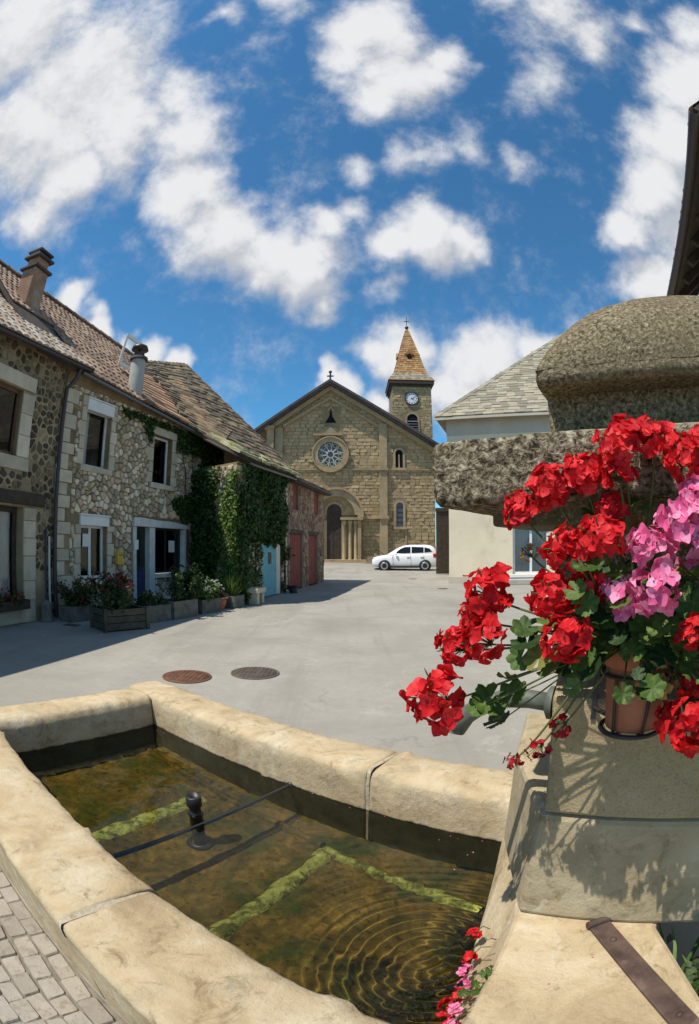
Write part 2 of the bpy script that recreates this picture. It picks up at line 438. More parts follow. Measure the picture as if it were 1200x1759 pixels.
def make_floor_mat():
    m, nt, b = new_mat('algae_floor')
    ge = nt.nodes.new('ShaderNodeNewGeometry')
    pos = ge.outputs['Position']
    c = ramp(nt, noise_node(nt, pos, 4, 8, .7, 1), [(.3, (.05, .036, .008)), (.5, (.12, .08, .016)), (.7, (.24, .145, .028))])
    c = mix(nt, maprange(nt, noise_node(nt, pos, 3, 6, .7, .6), .47, .62, 0, .8), c, (.045, .06, .014))
    c = mix(nt, maprange(nt, noise_node(nt, pos, 26, 5, .8), .50, .68, 0, .8), c, (.022, .018, .006))
    nt.links.new(c, b.inputs['Base Color'])
    b.inputs['Roughness'].default_value = 1
    b.inputs['Specular IOR Level'].default_value = 0
    nt.links.new(bump_node(nt, noise_node(nt, pos, 30, 6, .75), .7, .015), b.inputs['Normal'])
    return m
M['floor'] = make_floor_mat()
M['algae_bright'] = mat('bright_algae', (.24, .25, .05), (.52, .52, .14), 30, 1, 1, 60, .1, 0, blotch=((.10, .09, .02), 16, .44, .62, .9))

def make_water():
    m, nt, b = new_mat('basin_water')
    nt.nodes.remove(b)
    out = nt.nodes['Material Output']
    gl = nt.nodes.new('ShaderNodeBsdfGlass')
    gl.inputs['IOR'].default_value = 1.33
    gl.inputs['Roughness'].default_value = 0
    gl.inputs['Color'].default_value = (.95, .96, .88, 1)
    nt.links.new(gl.outputs[0], out.inputs['Surface'])
    return m
M['water'] = make_water()

def make_glass():
    m, nt, b = new_mat('window_glass')
    nt.nodes.remove(b)
    out = nt.nodes['Material Output']
    tr = nt.nodes.new('ShaderNodeBsdfTransparent')
    tr.inputs[0].default_value = (.80, .84, .84, 1)
    gl = nt.nodes.new('ShaderNodeBsdfGlossy')
    gl.inputs['Roughness'].default_value = .03
    fr = nt.nodes.new('ShaderNodeFresnel'); fr.inputs['IOR'].default_value = 1.6
    mx = nt.nodes.new('ShaderNodeMixShader')
    nt.links.new(fr.outputs[0], mx.inputs[0]); nt.links.new(tr.outputs[0], mx.inputs[1]); nt.links.new(gl.outputs[0], mx.inputs[2])
    nt.links.new(mx.outputs[0], out.inputs['Surface'])
    return m
M['glass'] = make_glass()
M['car_glass'] = plain('tinted_car_glass', (.012, .013, .015), .12, .35, 0, 0)

def petal_mat(name, c1, c2, transl, vein=None):
    """thin petals and leaves: diffuse with some light coming through"""
    m, nt, b = new_mat(name)
    out = nt.nodes['Material Output']
    rv, ge = rnd_node(nt)
    c = ramp(nt, rv, [(0, tuple(x * .62 for x in c1)), (.25, c1), (.75, c2), (1, tuple(min(1, x * 1.06 + .03) for x in c2))])
    c = mix(nt, maprange(nt, noise_node(nt, ge.outputs['Position'], 90, 3), .35, .7, 0, .5), c, tuple(x * .72 for x in c1))
    if vein:
        c = mix(nt, maprange(nt, noise_node(nt, ge.outputs['Position'], 45, 5), .52, .66, 0, .8), c, vein)
    nt.links.new(c, b.inputs['Base Color'])
    b.inputs['Roughness'].default_value = .55
    b.inputs['Specular IOR Level'].default_value = .25
    tl = nt.nodes.new('ShaderNodeBsdfTranslucent')
    nt.links.new(c, tl.inputs['Color'])
    mx = nt.nodes.new('ShaderNodeMixShader')
    mx.inputs[0].default_value = transl
    nt.links.new(b.outputs[0], mx.inputs[1]); nt.links.new(tl.outputs[0], mx.inputs[2])
    nt.links.new(mx.outputs[0], out.inputs['Surface'])
    return m
M['petal_red'] = petal_mat('scarlet_petal', (.66, .010, .018), (.82, .03, .032), .34)
M['petal_deep'] = petal_mat('deep_red_petal', (.30, .004, .012), (.42, .008, .015), .2)
M['petal_pink'] = petal_mat('pink_petal', (.88, .13, .34), (.93, .38, .58), .34)
M['petal_dry'] = petal_mat('withered_petal', (.45, .22, .05), (.55, .32, .10), .2)
M['leaf'] = petal_mat('geranium_leaf', (.055, .11, .018), (.10, .16, .03), .22, (.16, .20, .05))
M['leaf_dark'] = petal_mat('dark_geranium_leaf', (.022, .05, .012), (.04, .075, .02), .15)
M['leaf_yellow'] = petal_mat('yellowing_leaf', (.30, .28, .06), (.36, .32, .08), .25)
M['stem'] = plain('green_stem', (.10, .12, .035), .6, .3, 0, .1)
M['ivy'] = petal_mat('ivy_leaf', (.02, .05, .011), (.065, .125, .022), .2)
M['ivy_light'] = petal_mat('pale_leaf_and_sunlit_ivy', (.08, .15, .025), (.15, .23, .045), .25)  # light green leaves, and ivy coloured as if in sun
M['shrub'] = petal_mat('shrub_leaf', (.025, .05, .014), (.065, .10, .028), .15)
M['bark'] = mat('ivy_stem', (.05, .035, .022), (.10, .07, .045), 10, .9, .5, 40)
M['flower_red'] = petal_mat('planter_red_flower', (.26, .02, .03), (.36, .04, .05), .2)
M['flower_pink'] = petal_mat('planter_pink_flower', (.42, .16, .20), (.55, .25, .28), .2)
M['flower_white'] = petal_mat('planter_white_flower', (.55, .55, .50), (.65, .64, .58), .2)
M['clock_white'] = plain('clock_enamel', (.74, .75, .78), .4)
M['stained'] = plain('leaded_glass', (.06, .085, .12), .18, .6, 0, .3)
M['tracery'] = mat('rose_tracery', (.34, .30, .24), (.46, .42, .34), 3, .9, .3, 20)
M['flat_tile'] = mat('orange_flat_tile', (.30, .17, .09), (.44, .27, .16), 2, .85, .3, 25, .2, palette=[(.40, .23, .13), (.34, .20, .12), (.46, .30, .19)])
M['joint'] = mat('pale_lime_joint', (.40, .33, .23), (.56, .48, .36), 14, .95, .7, 40, .05, blotch=((.30, .22, .13), 14, .48, .66, .8))

def make_pitted(name, scale, stops, amt, bd):
    """coarse exposed-grain stone: pale grains, dark pits"""
    m, nt, b = new_mat(name)
    ge = nt.nodes.new('ShaderNodeNewGeometry')
    pos = ge.outputs['Position']
    g = noise_node(nt, pos, scale, 4, .62, .6)
    c = ramp(nt, g, stops)
    c = mix(nt, maprange(nt, noise_node(nt, pos, 5, 7, .7), .42, .7, 0, amt), c, (.15, .115, .065))
    c = mix(nt, maprange(nt, noise_node(nt, pos, 3.3, 8, .75, .8), .55, .70, 0, .5), c, (.40, .34, .22))
    nt.links.new(c, b.inputs['Base Color'])
    b.inputs['Roughness'].default_value = .95
    b.inputs['Specular IOR Level'].default_value = .15
    n1 = bump_node(nt, g, 1, bd)
    nt.links.new(bump_node(nt, noise_node(nt, pos, 15, 6, .7), .4, .008, n1), b.inputs['Normal'])
    return m
M['pitted'] = make_pitted('coarse_grained_stone', 62, [(.34, (.022, .017, .011)), (.45, (.12, .098, .062)), (.54, (.27, .225, .15)), (.66, (.50, .44, .32))], .4, .020)
M['granite'] = make_pitted('mottled_granite', 105, [(.32, (.035, .028, .017)), (.45, (.14, .113, .066)), (.56, (.25, .205, .125)), (.70, (.44, .385, .26))], .6, .008)
# ------------------------------------------------------------------ mesh helpers
WORLD = {}      # object name -> world position of its origin (no rotations while building)

def wloc(o):
    return WORLD.get(o.name, Vector((0, 0, 0))) if o is not None else Vector((0, 0, 0))

class MB:
    """collects geometry in world coordinates and links it as one mesh object"""
    def __init__(s):
        s.v, s.f, s.sm, s.cut = [], [], [], []
    def add(s, vs, fs, smooth=False):
        n = len(s.v); s.cut.append((n, len(s.f)))
        s.v.extend([tuple(v) for v in vs])
        s.f.extend([tuple(i + n for i in f) for f in fs])
        s.sm.extend([smooth] * len(fs))
    def box(s, w, a0, a1, z0, z1, o0, o1):
        P = [w(a, z, o) for o in (o0, o1) for z in (z0, z1) for a in (a0, a1)]
        s.add(P, [(0, 1, 3, 2), (4, 6, 7, 5), (0, 4, 5, 1), (2, 3, 7, 6), (0, 2, 6, 4), (1, 5, 7, 3)])
    def prism(s, w, pts, o0, o1):
        n = len(pts)
        P = [w(a, z, o0) for a, z in pts] + [w(a, z, o1) for a, z in pts]
        s.add(P, [tuple(range(n)), tuple(range(2 * n - 1, n - 1, -1))] + [(i, i + n, (i + 1) % n + n, (i + 1) % n) for i in range(n)])
    def tube(s, pts, r, n=8, caps=True):
        pts = [Vector(p) for p in pts]
        rs = r if isinstance(r, (list, tuple)) else [r] * len(pts)
        P, up = [], None
        for i, p in enumerate(pts):
            t = (pts[min(i + 1, len(pts) - 1)] - pts[max(i - 1, 0)]).normalized()
            if up is None:
                up = Vector((0, 0, 1)) if abs(t.z) < .9 else Vector((1, 0, 0))
            sd_ = t.cross(up).normalized()
            up = sd_.cross(t).normalized()
            for k in range(n):
                a = 2 * math.pi * k / n
                P.append(p + (sd_ * math.cos(a) + up * math.sin(a)) * rs[i])
        F = []
        for i in range(len(pts) - 1):
            for k in range(n):
                F.append((i * n + k, i * n + (k + 1) % n, (i + 1) * n + (k + 1) % n, (i + 1) * n + k))
        m = len(pts) - 1
        s.add(P, F, True)
        if caps:
            s.add(P[:n], [tuple(range(n))]); s.add(P[m * n:], [tuple(range(n - 1, -1, -1))])
    def lathe(s, c, prof, n=24, axis=None, smooth=True, caps=True):
        """profile of (radius, height) about a vertical axis (or axis vector) at c"""
        c = Vector(c)
        q = Vector((0, 0, 1)).rotation_difference(Vector(axis)) if axis is not None else None
        P = []
        for r, h in prof:
            for k in range(n):
                a = 2 * math.pi * k / n
                p = Vector((r * math.cos(a), r * math.sin(a), h))
                P.append(c + (q @ p if q else p))
        F = []
        for i in range(len(prof) - 1):
            for k in range(n):
                F.append((i * n + k, i * n + (k + 1) % n, (i + 1) * n + (k + 1) % n, (i + 1) * n + k))
        s.add(P, F, smooth)
        if caps:
            if prof[0][0] > 1e-4:
                s.add(P[:n], [tuple(range(n - 1, -1, -1))])
            if prof[-1][0] > 1e-4:
                s.add(P[-n:], [tuple(range(n))])
    def grid(s, fn, nu, nv, smooth=True):
        P = [fn(i / nu, j / nv) for j in range(nv + 1) for i in range(nu + 1)]
        F = [(j * (nu + 1) + i, j * (nu + 1) + i + 1, (j + 1) * (nu + 1) + i + 1, (j + 1) * (nu + 1) + i) for j in range(nv) for i in range(nu)]
        s.add(P, F, smooth)
    def leaf(s, c, d, size, roll=0):
        """a small folded leaf of two faces"""
        c, d = Vector(c), Vector(d).normalized()
        a = d.orthogonal().normalized()
        a = Matrix.Rotation(roll, 3, d) @ a
        b = d.cross(a)
        t = c + a * size + d * size * .18
        l, r_ = c + a * size * .45 + b * size * .42 - d * size * .12, c + a * size * .45 - b * size * .42 - d * size * .12
        s.add([c, r_, t, l], [(0, 1, 2), (0, 2, 3)], True)
    def build(s, name, m, parent=None, kind=None, bevel=0, fix=False):
        me = bpy.data.meshes.new(name)
        L = wloc(parent)
        me.from_pydata([(v[0] - L.x, v[1] - L.y, v[2] - L.z) for v in s.v], [], s.f)
        me.polygons.foreach_set('use_smooth', s.sm)
        if fix:
            b = bmesh.new(); b.from_mesh(me)
            bmesh.ops.remove_doubles(b, verts=b.verts, dist=1e-5)
            bmesh.ops.recalc_face_normals(b, faces=b.faces)
            b.to_mesh(me); b.free()
        me.materials.append(M[m] if isinstance(m, str) else m)
        o = bpy.data.objects.new(name, me)
        col.objects.link(o)
        if parent is not None:
            o.parent = parent
        WORLD[o.name] = L.copy()
        if kind:
            o['kind'] = kind
        if bevel:
            md = o.modifiers.new('bevel', 'BEVEL'); md.width = bevel; md.segments = 2; md.limit_method = 'ANGLE'
            md.harden_normals = False
        return o

def each(b, name, m, parent=None, bevel=0):
    """every piece that was added becomes a part of its own"""
    cs = b.cut + [(len(b.v), len(b.f))]
    for (v0, f0), (v1, f1) in zip(cs, cs[1:]):
        q = MB(); q.add(b.v[v0:v1], [tuple(i - v0 for i in f) for f in b.f[f0:f1]]); o = q.build(name, m, parent, bevel=bevel)
    return o

def tag(o, label, cat, group=None):
    o['label'] = label; o['category'] = cat
    if group: o['group'] = group
    return o

def thing(name, loc, label, cat, group=None):
    o = bpy.data.objects.new(name, None)
    col.objects.link(o)
    o.empty_display_size = .2
    o.location = loc
    WORLD[o.name] = Vector(loc)
    return tag(o, label, cat, group)

def structure(o):
    o['kind'] = 'structure'
    return o

class Frame:
    """a vertical plane: s along it, z up, o outwards"""
    def __init__(s, p0, d):
        s.p = Vector((p0[0], p0[1], 0)); s.d = Vector((d[0], d[1], 0)).normalized(); s.n = Vector((s.d.y, -s.d.x, 0))
    def __call__(s, a, z, o=0):
        return s.p + s.d * a + s.n * o + Vector((0, 0, z))

def clip(poly, px, pz, nx, nz):
    """keep the side of the line through p where (q-p).n <= 0"""
    out = []
    n = len(poly)
    for i in range(n):
        a, b = poly[i], poly[(i + 1) % n]
        da = (a[0] - px) * nx + (a[1] - pz) * nz
        db = (b[0] - px) * nx + (b[1] - pz) * nz
        if da <= 0: out.append(a)
        if (da < 0 < db) or (db < 0 < da):
            t = da / (da - db)
            out.append((a[0] + (b[0] - a[0]) * t, a[1] + (b[1] - a[1]) * t))
    return out

def area(poly):
    return abs(sum(poly[i][0] * poly[(i + 1) % len(poly)][1] - poly[(i + 1) % len(poly)][0] * poly[i][1] for i in range(len(poly)))) / 2

def rubble_cells(s0, s1, z0, z1, dx, dz, rng, rects=(), gap=.10, lines=(), jit=.44, drop=.16):
    """irregular stones: jittered Voronoi cells clipped to the wall and round its openings"""
    nx, nz = max(1, round((s1 - s0) / dx)), max(1, round((z1 - z0) / dz))
    dx, dz = (s1 - s0) / nx, (z1 - z0) / nz
    P = {}
    for j in range(-2, nz + 2):
        for i in range(-2, nx + 2):
            P[i, j] = (s0 + (i + .5 + (.5 if j % 2 else 0) + rng.uniform(-jit, jit)) * dx, z0 + (j + .5 + rng.uniform(-jit, jit) * .85) * dz)
    for k_ in list(P):
        if rng.random() < drop: del P[k_]
    out = []
    for j in range(-1, nz + 1):
        for i in range(-1, nx + 1):
            if (i, j) not in P: continue
            x, z = P[i, j]
            if any(r[0] < x < r[1] and r[2] < z < r[3] for r in rects): continue
            poly = [(x - 2 * dx, z - 2 * dz), (x + 2 * dx, z - 2 * dz), (x + 2 * dx, z + 2 * dz), (x - 2 * dx, z + 2 * dz)]
            for jj in (-2, -1, 0, 1, 2):
                for ii in (-2, -1, 0, 1, 2):
                    q = P.get((i + ii, j + jj))
                    if (ii or jj) and q:
                        poly = clip(poly, (x + q[0]) / 2, (z + q[1]) / 2, q[0] - x, q[1] - z)
            poly = clip(poly, s0, 0, -1, 0); poly = clip(poly, s1, 0, 1, 0)
            poly = clip(poly, 0, z0, 0, -1); poly = clip(poly, 0, z1, 0, 1)
            for px, pz, nx_, nz_ in lines:
                poly = clip(poly, px, pz, nx_, nz_)
            for r in rects:
                if not poly: break
                if min(p[0] for p in poly) < r[1] and max(p[0] for p in poly) > r[0] and min(p[1] for p in poly) < r[3] and max(p[1] for p in poly) > r[2]:
                    dd = [(r[0] - x, (r[0], 0, 1, 0)), (x - r[1], (r[1], 0, -1, 0)), (r[2] - z, (0, r[2], 0, 1)), (z - r[3], (0, r[3], 0, -1))]
                    poly = clip(poly, *max(dd)[1])
            if len(poly) < 3 or area(poly) < dx * dz * .12: continue
            cx, cz = sum(p[0] for p in poly) / len(poly), sum(p[1] for p in poly) / len(poly)
            k = 1 - gap * rng.uniform(.55, 1.7)
            out.append([(cx + (p[0] - cx) * k, cz + (p[1] - cz) * k) for p in poly])
    return out

def stone(w, poly, o0, o1, rng, rounded=True):
    """one stone: rounded outline, a sloping shoulder, an uneven face"""
    if rounded:
        q = []
        for i in range(len(poly)):
            a, b = poly[i], poly[(i + 1) % len(poly)]
            if math.hypot(a[0] - b[0], a[1] - b[1]) < .03:
                q.append(((a[0] + b[0]) / 2, (a[1] + b[1]) / 2)); continue
            q += [(a[0] * .82 + b[0] * .18, a[1] * .82 + b[1] * .18), (a[0] * .18 + b[0] * .82, a[1] * .18 + b[1] * .82)]
        poly = q
    n = len(poly)
    cx, cz = sum(p[0] for p in poly) / n, sum(p[1] for p in poly) / n
    tx, tz = rng.uniform(-.12, .12), rng.uniform(-.12, .12)
    V = [w(a, z, o0) for a, z in poly]
    k = .86 if rounded else .94
    for a, z in poly:
        V.append(w(cx + (a - cx) * k, cz + (z - cz) * k, o1 + (a - cx) * tx + (z - cz) * tz))
    V.append(w(cx, cz, o1 + (.008 if rounded else .001)))
    F = [(i, (i + 1) % n, n + (i + 1) % n, n + i) for i in range(n)] + [(n + i, n + (i + 1) % n, 2 * n) for i in range(n)]
    return V, F

def pieces(parent, name, items, m, limit=300, smooth=False):
    """items: (how large it shows, verts, faces). The largest become objects of their own, the rest one joined part."""
    items = sorted(items, key=lambda x: -x[0])
    for _, V, F in items[:limit]:
        b = MB(); b.add(V, F, smooth); b.build(name, m, parent)
    if items[limit:]:
        b = MB()
        for _, V, F in items[limit:]:
            b.add(V, F, smooth)
        b.build(name + '_field', m, parent, 'stuff')

EYE = Vector((0, 0, 1.65))
def shows(V, a):
    """apparent size: sqrt of area over distance"""
    return math.sqrt(max(a, 1e-9)) / max(.2, (Vector(V[0]) - EYE).length)

def wall_sheet(b, w, s0, s1, z0, z1, holes, depth=.22, top=None, back=True):
    """a wall face with openings and their reveals"""
    S = sorted({s0, s1, *[x for h in holes for x in h[:2] if s0 < x < s1]})
    Z = sorted({z0, z1, *[x for h in holes for x in h[2:4] if z0 < x < z1]})
    for i in range(len(S) - 1):
        for j in range(len(Z) - 1):
            cs, cz = (S[i] + S[i + 1]) / 2, (Z[j] + Z[j + 1]) / 2
            if any(h[0] < cs < h[1] and h[2] < cz < h[3] for h in holes): continue
            b.add([w(S[i], Z[j]), w(S[i + 1], Z[j]), w(S[i + 1], Z[j + 1]), w(S[i], Z[j + 1])], [(0, 1, 2, 3)])
    for h in holes:
        a0, a1, c0, c1 = h
        A = [w(a0, c0), w(a1, c0), w(a1, c1), w(a0, c1)]
        Bk = [w(a0, c0, -depth), w(a1, c0, -depth), w(a1, c1, -depth), w(a0, c1, -depth)]
        b.add(A + Bk, [(0, 1, 5, 4), (1, 2, 6, 5), (2, 3, 7, 6), (3, 0, 4, 7)])

def window(w, root, s0, s1, z0, z1, frame='old_white', depth=.14, bars=(1, 0), fw=.06, room=.5, curtain=0, name='window'):
    """a casement set back in its opening: frame, glazing bars, pane, and a dark room behind"""
    f = MB()
    o0, o1 = -depth - .05, -depth
    f.box(w, s0, s0 + fw, z0, z1, o0, o1); f.box(w, s1 - fw, s1, z0, z1, o0, o1)
    f.box(w, s0 + fw, s1 - fw, z0, z0 + fw, o0, o1 - .002); f.box(w, s0 + fw, s1 - fw, z1 - fw, z1, o0, o1 - .002)
    fr = f.build(name, frame, root)
    if bars[0] or bars[1]:
        b = MB()
        for i in range(bars[0]):
            x = s0 + (s1 - s0) * (i + 1) / (bars[0] + 1)
            b.box(w, x - fw * .55, x + fw * .55, z0 + fw, z1 - fw, o0 + .004, o1 - .004)
        for i in range(bars[1]):
            z = z0 + (z1 - z0) * (i + 1) / (bars[1] + 1)
            b.box(w, s0 + fw, s1 - fw, z - .016, z + .016, o0 + .008, o1 - .01)
        each(b, 'glazing_bar', frame, fr)
    p = MB()
    p.add([w(s0 + fw, z0 + fw, o0 + .02), w(s1 - fw, z0 + fw, o0 + .02), w(s1 - fw, z1 - fw, o0 + .02), w(s0 + fw, z1 - fw, o0 + .02)], [(0, 1, 2, 3)])
    p.build('pane', 'glass', fr)
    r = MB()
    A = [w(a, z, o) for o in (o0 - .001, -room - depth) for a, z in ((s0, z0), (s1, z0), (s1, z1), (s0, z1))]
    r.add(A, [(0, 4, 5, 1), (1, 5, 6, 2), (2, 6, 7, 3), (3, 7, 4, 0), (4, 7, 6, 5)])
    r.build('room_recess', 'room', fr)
    if curtain:
        c = MB()
        c0, c1, lo = (s0 + fw, s1 - fw, z0 + fw) if curtain == 1 else (s0 + fw, s0 + (s1 - s0) * .38, z0 + fw)
        n = max(8, int((c1 - c0) / .035))
        c.grid(lambda u_, v_: w(c0 + (c1 - c0) * u_, lo + (z1 - fw - lo) * v_, o0 - .05 + .018 * math.sin(u_ * n * 1.6) + .008 * math.sin(u_ * n * .7 + 1)), n * 2, 1)
        c.build('curtain', 'curtain', fr)
    return fr

def quoins(w, root, s0, s1, z0, z1, rng, wd=.20, sill=True, lintel=.24, o=.035, m='quoin'):
    """dressed blocks round an opening"""
    def blk(a0, a1, c0, c1, oo=o):
        b = MB(); b.box(w, a0, a1, c0, c1, -.04, oo + rng.uniform(-.006, .006)); b.build('quoin', m, root, bevel=.008)
    for side in (-1, 1):
        z = z0
        k = 0
        while z < z1 - .05:
            h = min(rng.uniform(.26, .38), z1 - z)
            if z1 - z - h < .14: h = z1 - z
            ww = wd * (1.0 if k % 2 else 1.45) * rng.uniform(.9, 1.1)
            if side < 0: blk(s0 - ww, s0 - .002, z + .006, z + h - .006)
            else: blk(s1 + .002, s1 + ww, z + .006, z + h - .006)
            z += h; k += 1
    if lintel: blk(s0 - wd * 1.1, s1 + wd * 1.1, z1 + .004, z1 + lintel, o + .004)
    if sill: blk(s0 - wd * .6, s1 + wd * .6, z0 - .14, z0 - .005, o + .05)

def roof_items(P, s0, s1, r0, r1, tw, ch, rng, th=.03, irr=.1, curved=False, keep=None, overlap=1.25, wob=.012):
    """tiles or slabs laid in courses on the surface P(s, r, lift)"""
    items = []
    rows = max(1, round((r1 - r0) / ch)); ch = (r1 - r0) / rows
    for j in range(rows):
        r = r0 + j * ch
        t_ = tw(r) if callable(tw) else tw
        s = s0 - (t_ * .5 if j % 2 else 0) - rng.uniform(0, t_ * irr)
        while s < s1:
            ww = (tw(r) if callable(tw) else tw) * (1 + rng.uniform(-irr, irr) * 1.6)
            a, b = max(s, s0), min(s + ww - .006, s1)
            s += ww
            if b - a < .04 or (keep and not keep((a + b) / 2, r + ch / 2)): continue
            lf = rng.uniform(0, wob); jit = rng.uniform(-irr, irr) * ch * .5; tl = rng.uniform(-wob, wob) * .6
            ra, rb = r + jit, min(r + ch * overlap, r1 + .02)
            if curved:
                V, F, n = [], [], 4
                for rr, base in ((ra, th * 1.25 + lf), (rb, lf + .004)):
                    for k in range(n + 1):
                        t = k / n
                        V.append(P(a + (b - a) * t, rr, base + math.sin(math.pi * t) * tw * .16))
                for k in range(n):
                    F.append((k, k + 1, n + 2 + k, n + 1 + k))
                m = len(V)
                V += [P(a + (b - a) * k / n, ra, lf + .0) for k in range(n + 1)]
                F += [(k, m + k, m + k + 1, k + 1) for k in range(n)]
            else:
                c = (b - a) * .06 * (1 + irr)
                V = [P(a, ra + c * rng.random(), th * 1.9 + lf), P(b, ra + c * rng.random(), th * 1.9 + lf + tl), P(b, rb, th * .9 + lf + tl), P(a, rb, th * .9 + lf),
                     P(a + .003, ra + .004, th * .75 + lf - .02), P(b - .003, ra + .004, th * .75 + lf + tl - .02), P(b, rb, -.01), P(a, rb, -.01)]
                F = [(0, 1, 2, 3), (0, 4, 5, 1), (1, 5, 6, 2), (3, 7, 4, 0)]
            items.append((shows(V, (b - a) * ch), V, F))
    return items

def leaves(b, n, where, size, rng, face=None):
    for _ in range(n):
        p, d = where()
        d = Vector(d) + Vector((rng.gauss(0, .5), rng.gauss(0, .5), rng.gauss(0, .5)))
        b.leaf(p, d, size * rng.uniform(.6, 1.3), rng.uniform(0, 6.28))

rng = random.Random(7)
ST_U, ST_N = Vector((.8303, -.5573, 0)), Vector((.5573, .8303, 0))
def ST(s, t, z=0):
    """basin axes: s along the basin, t away from the camera"""
    return ST_U * s + ST_N * t + Vector((0, 0, z))
# ================================================================== ground
def ss(a, b, x):
    t = min(1, max(0, (x - a) / (b - a))); return t * t * (3 - 2 * t)
def ground_z(x, y):
    return .45 * ss(29, 38, y) * (1 - ss(-1, 7, x)) if y < 60 else .45 * (1 - ss(-1, 7, x))

def build_ground():
    b = MB()
    S = [-900, -300, -120, -60, -40, -30, -24, -20, -16, -12, -9, -6, -4.2, -3.36, -2, -.9, .2, .8, 2, 4, 7, 10, 14, 20, 30, 60, 120, 300, 900]
    T = [-900, -300, -60, -20, -8, -3, -.5, .33, 1.2, 2.22, 3.5, 5, 8, 12, 16, 20, 23, 25, 27, 29, 31, 33, 35, 37, 39, 42, 46, 52, 60, 120, 300, 900]
    idx = {}
    for t in T:
        for s in S:
            p = ST(s, t); p.z = ground_z(p.x, p.y)
            idx[s, t] = len(b.v); b.v.append(tuple(p))
    for i in range(len(S) - 1):
        for j in range(len(T) - 1):
            if -3.37 < S[i] and S[i + 1] < .21 and .32 < T[j] and T[j + 1] < 2.23: continue
            b.f.append((idx[S[i], T[j]], idx[S[i + 1], T[j]], idx[S[i + 1], T[j + 1]], idx[S[i], T[j + 1]])); b.sm.append(True)
    o = structure(b.build('ground', 'ground'))
    # setts beside the basin
    b = MB(); b.add([ST(-4.2, -1.4, .004), ST(1.2, -1.4, .004), ST(1.2, .262, .004), ST(-4.2, .262, .004)], [(0, 1, 2, 3)])
    pv = structure(b.build('pavement', 'sett_joint'))
    r = random.Random(3)
    items = []
    t = .255; row = 0
    while t > -1.35:
        h = r.uniform(.082, .098); s = -3.6 + r.uniform(0, .1)
        while s < .6:
            w_ = r.uniform(.10, .155)
            g = .0022
            wv = lambda x: .018 * math.sin(x * 2.1 + row * .4) + .008 * math.sin(x * 7 + row)
            zt = .013 + r.uniform(-.004, .004); tx, ty = r.uniform(-.03, .03), r.uniform(-.03, .03)
            base = [(s + g, t - h + g + wv(s)), (s + w_ - g, t - h + g + wv(s + w_)), (s + w_ - g, t - g + wv(s + w_)), (s + g, t - g + wv(s))]
            base = [(a + r.uniform(-.006, .006), min(c + r.uniform(-.005, .005), .258)) for a, c in base]
            cx, cy = s + w_ / 2, t - h / 2
            poly = []
            for i in range(4):
                a, c = base[i], base[(i + 1) % 4]
                poly += [(a[0] * .92 + c[0] * .08, a[1] * .92 + c[1] * .08), (a[0] * .08 + c[0] * .92, a[1] * .08 + c[1] * .92)]
            n = 8
            V = [ST(a, c, .003) for a, c in poly] + [ST(a, c, zt - .007) for a, c in poly] + [ST(cx + (a - cx) * .93, cy + (c - cy) * .93, zt + (a - cx) * tx + (c - cy) * ty) for a, c in poly]
            F = [(i, (i + 1) % n, n + (i + 1) % n, n + i) for i in range(n)] + [(n + i, n + (i + 1) % n, 2 * n + (i + 1) % n, 2 * n + i) for i in range(n)] + [tuple(range(2 * n, 3 * n))]
            items.append((shows(V, w_ * h) * (3 if -2.2 < s < -.4 and t > -.35 else 1), V, F))
            s += w_
        t -= h; row += 1
    pieces(pv, 'sett', items, 'setts', 300)

build_ground()

def manhole(x, y, label, m):
    t = thing('manhole_cover', (x, y, 0), label, 'manhole cover', 'manhole covers in the square')
    b = MB(); b.lathe((x, y, 0), [(.315, .001), (.315, .012), (.29, .014), (.285, .005)], 40, caps=False); b.build('rim', m, t)
    b = MB(); b.lathe((x, y, 0), [(.282, .004), (.282, .012), (.0001, .013)], 40); c = b.build('lid', m, t)
    b = MB()
    for i in range(-4, 5):
        for j in range(-4, 5):
            if math.hypot(i, j) * .055 < .25:
                b.box(lambda a, z, o: Vector((x + a, y + o, z)), i * .055 - .018, i * .055 + .018, .0125, .0175, j * .055 - .018, j * .055 + .018)
    b.build('tread_stud', m, c, 'stuff')
manhole(-2.01, 5.66, 'rust red round iron cover in the paving, left of a browner one', 'rust')
manhole(-1.21, 6.05, 'dull brown round iron cover in the paving, right of a redder one', 'iron_brown')
for x, y, lab in ((3.15, 24.2, 'small dark oval utility cover far out on the square near the parked car'), (3.55, 18.4, 'small dark oval utility cover on the square in front of the cream cottage')):
    t = thing('utility_cover', (x, y, 0), lab, 'manhole cover')
    b = MB(); b.lathe((x, y, ground_z(x, y)), [(.20, .001), (.20, .010), (.18, .011), (.176, .005)], 28, caps=False); b.build('rim', 'iron_brown', t)
    b = MB(); b.lathe((x, y, ground_z(x, y)), [(.174, .004), (.174, .009), (.0001, .010)], 28); b.build('lid', 'iron_brown', t)
for x, y, lab in ((-3.86, 8.35, 'small dark drain grate in the house shadow beside the planters'),):
    t = thing('drain_grate', (x - 1.6, y, 0), lab, 'drain')
    b = MB(); W_ = lambda a, z, o: Vector((x - 1.6 + a, y + o, z))
    b.box(W_, -.17, .17, .001, .010, -.12, -.10); b.box(W_, -.17, .17, .001, .010, .10, .12); b.box(W_, -.17, -.15, .001, .0095, -.10, .10); b.box(W_, .15, .17, .001, .0095, -.10, .10)
    b.build('grate_frame', 'iron_brown', t)
    for i in range(6):
        b = MB(); b.box(W_, -.15, .15, .001, .008, -.088 + i * .032, -.072 + i * .032); b.build('bar', 'iron_brown', t)

# ================================================================== houses on the left
F1 = Frame((-6.33, 8.95), (.10, 1))
F2 = Frame((-6.33, 8.98), (.27, 1))
F3 = Frame((-3.20, 12.85), (.209, 1))

def lerp(a, b, t): return a + (b - a) * t
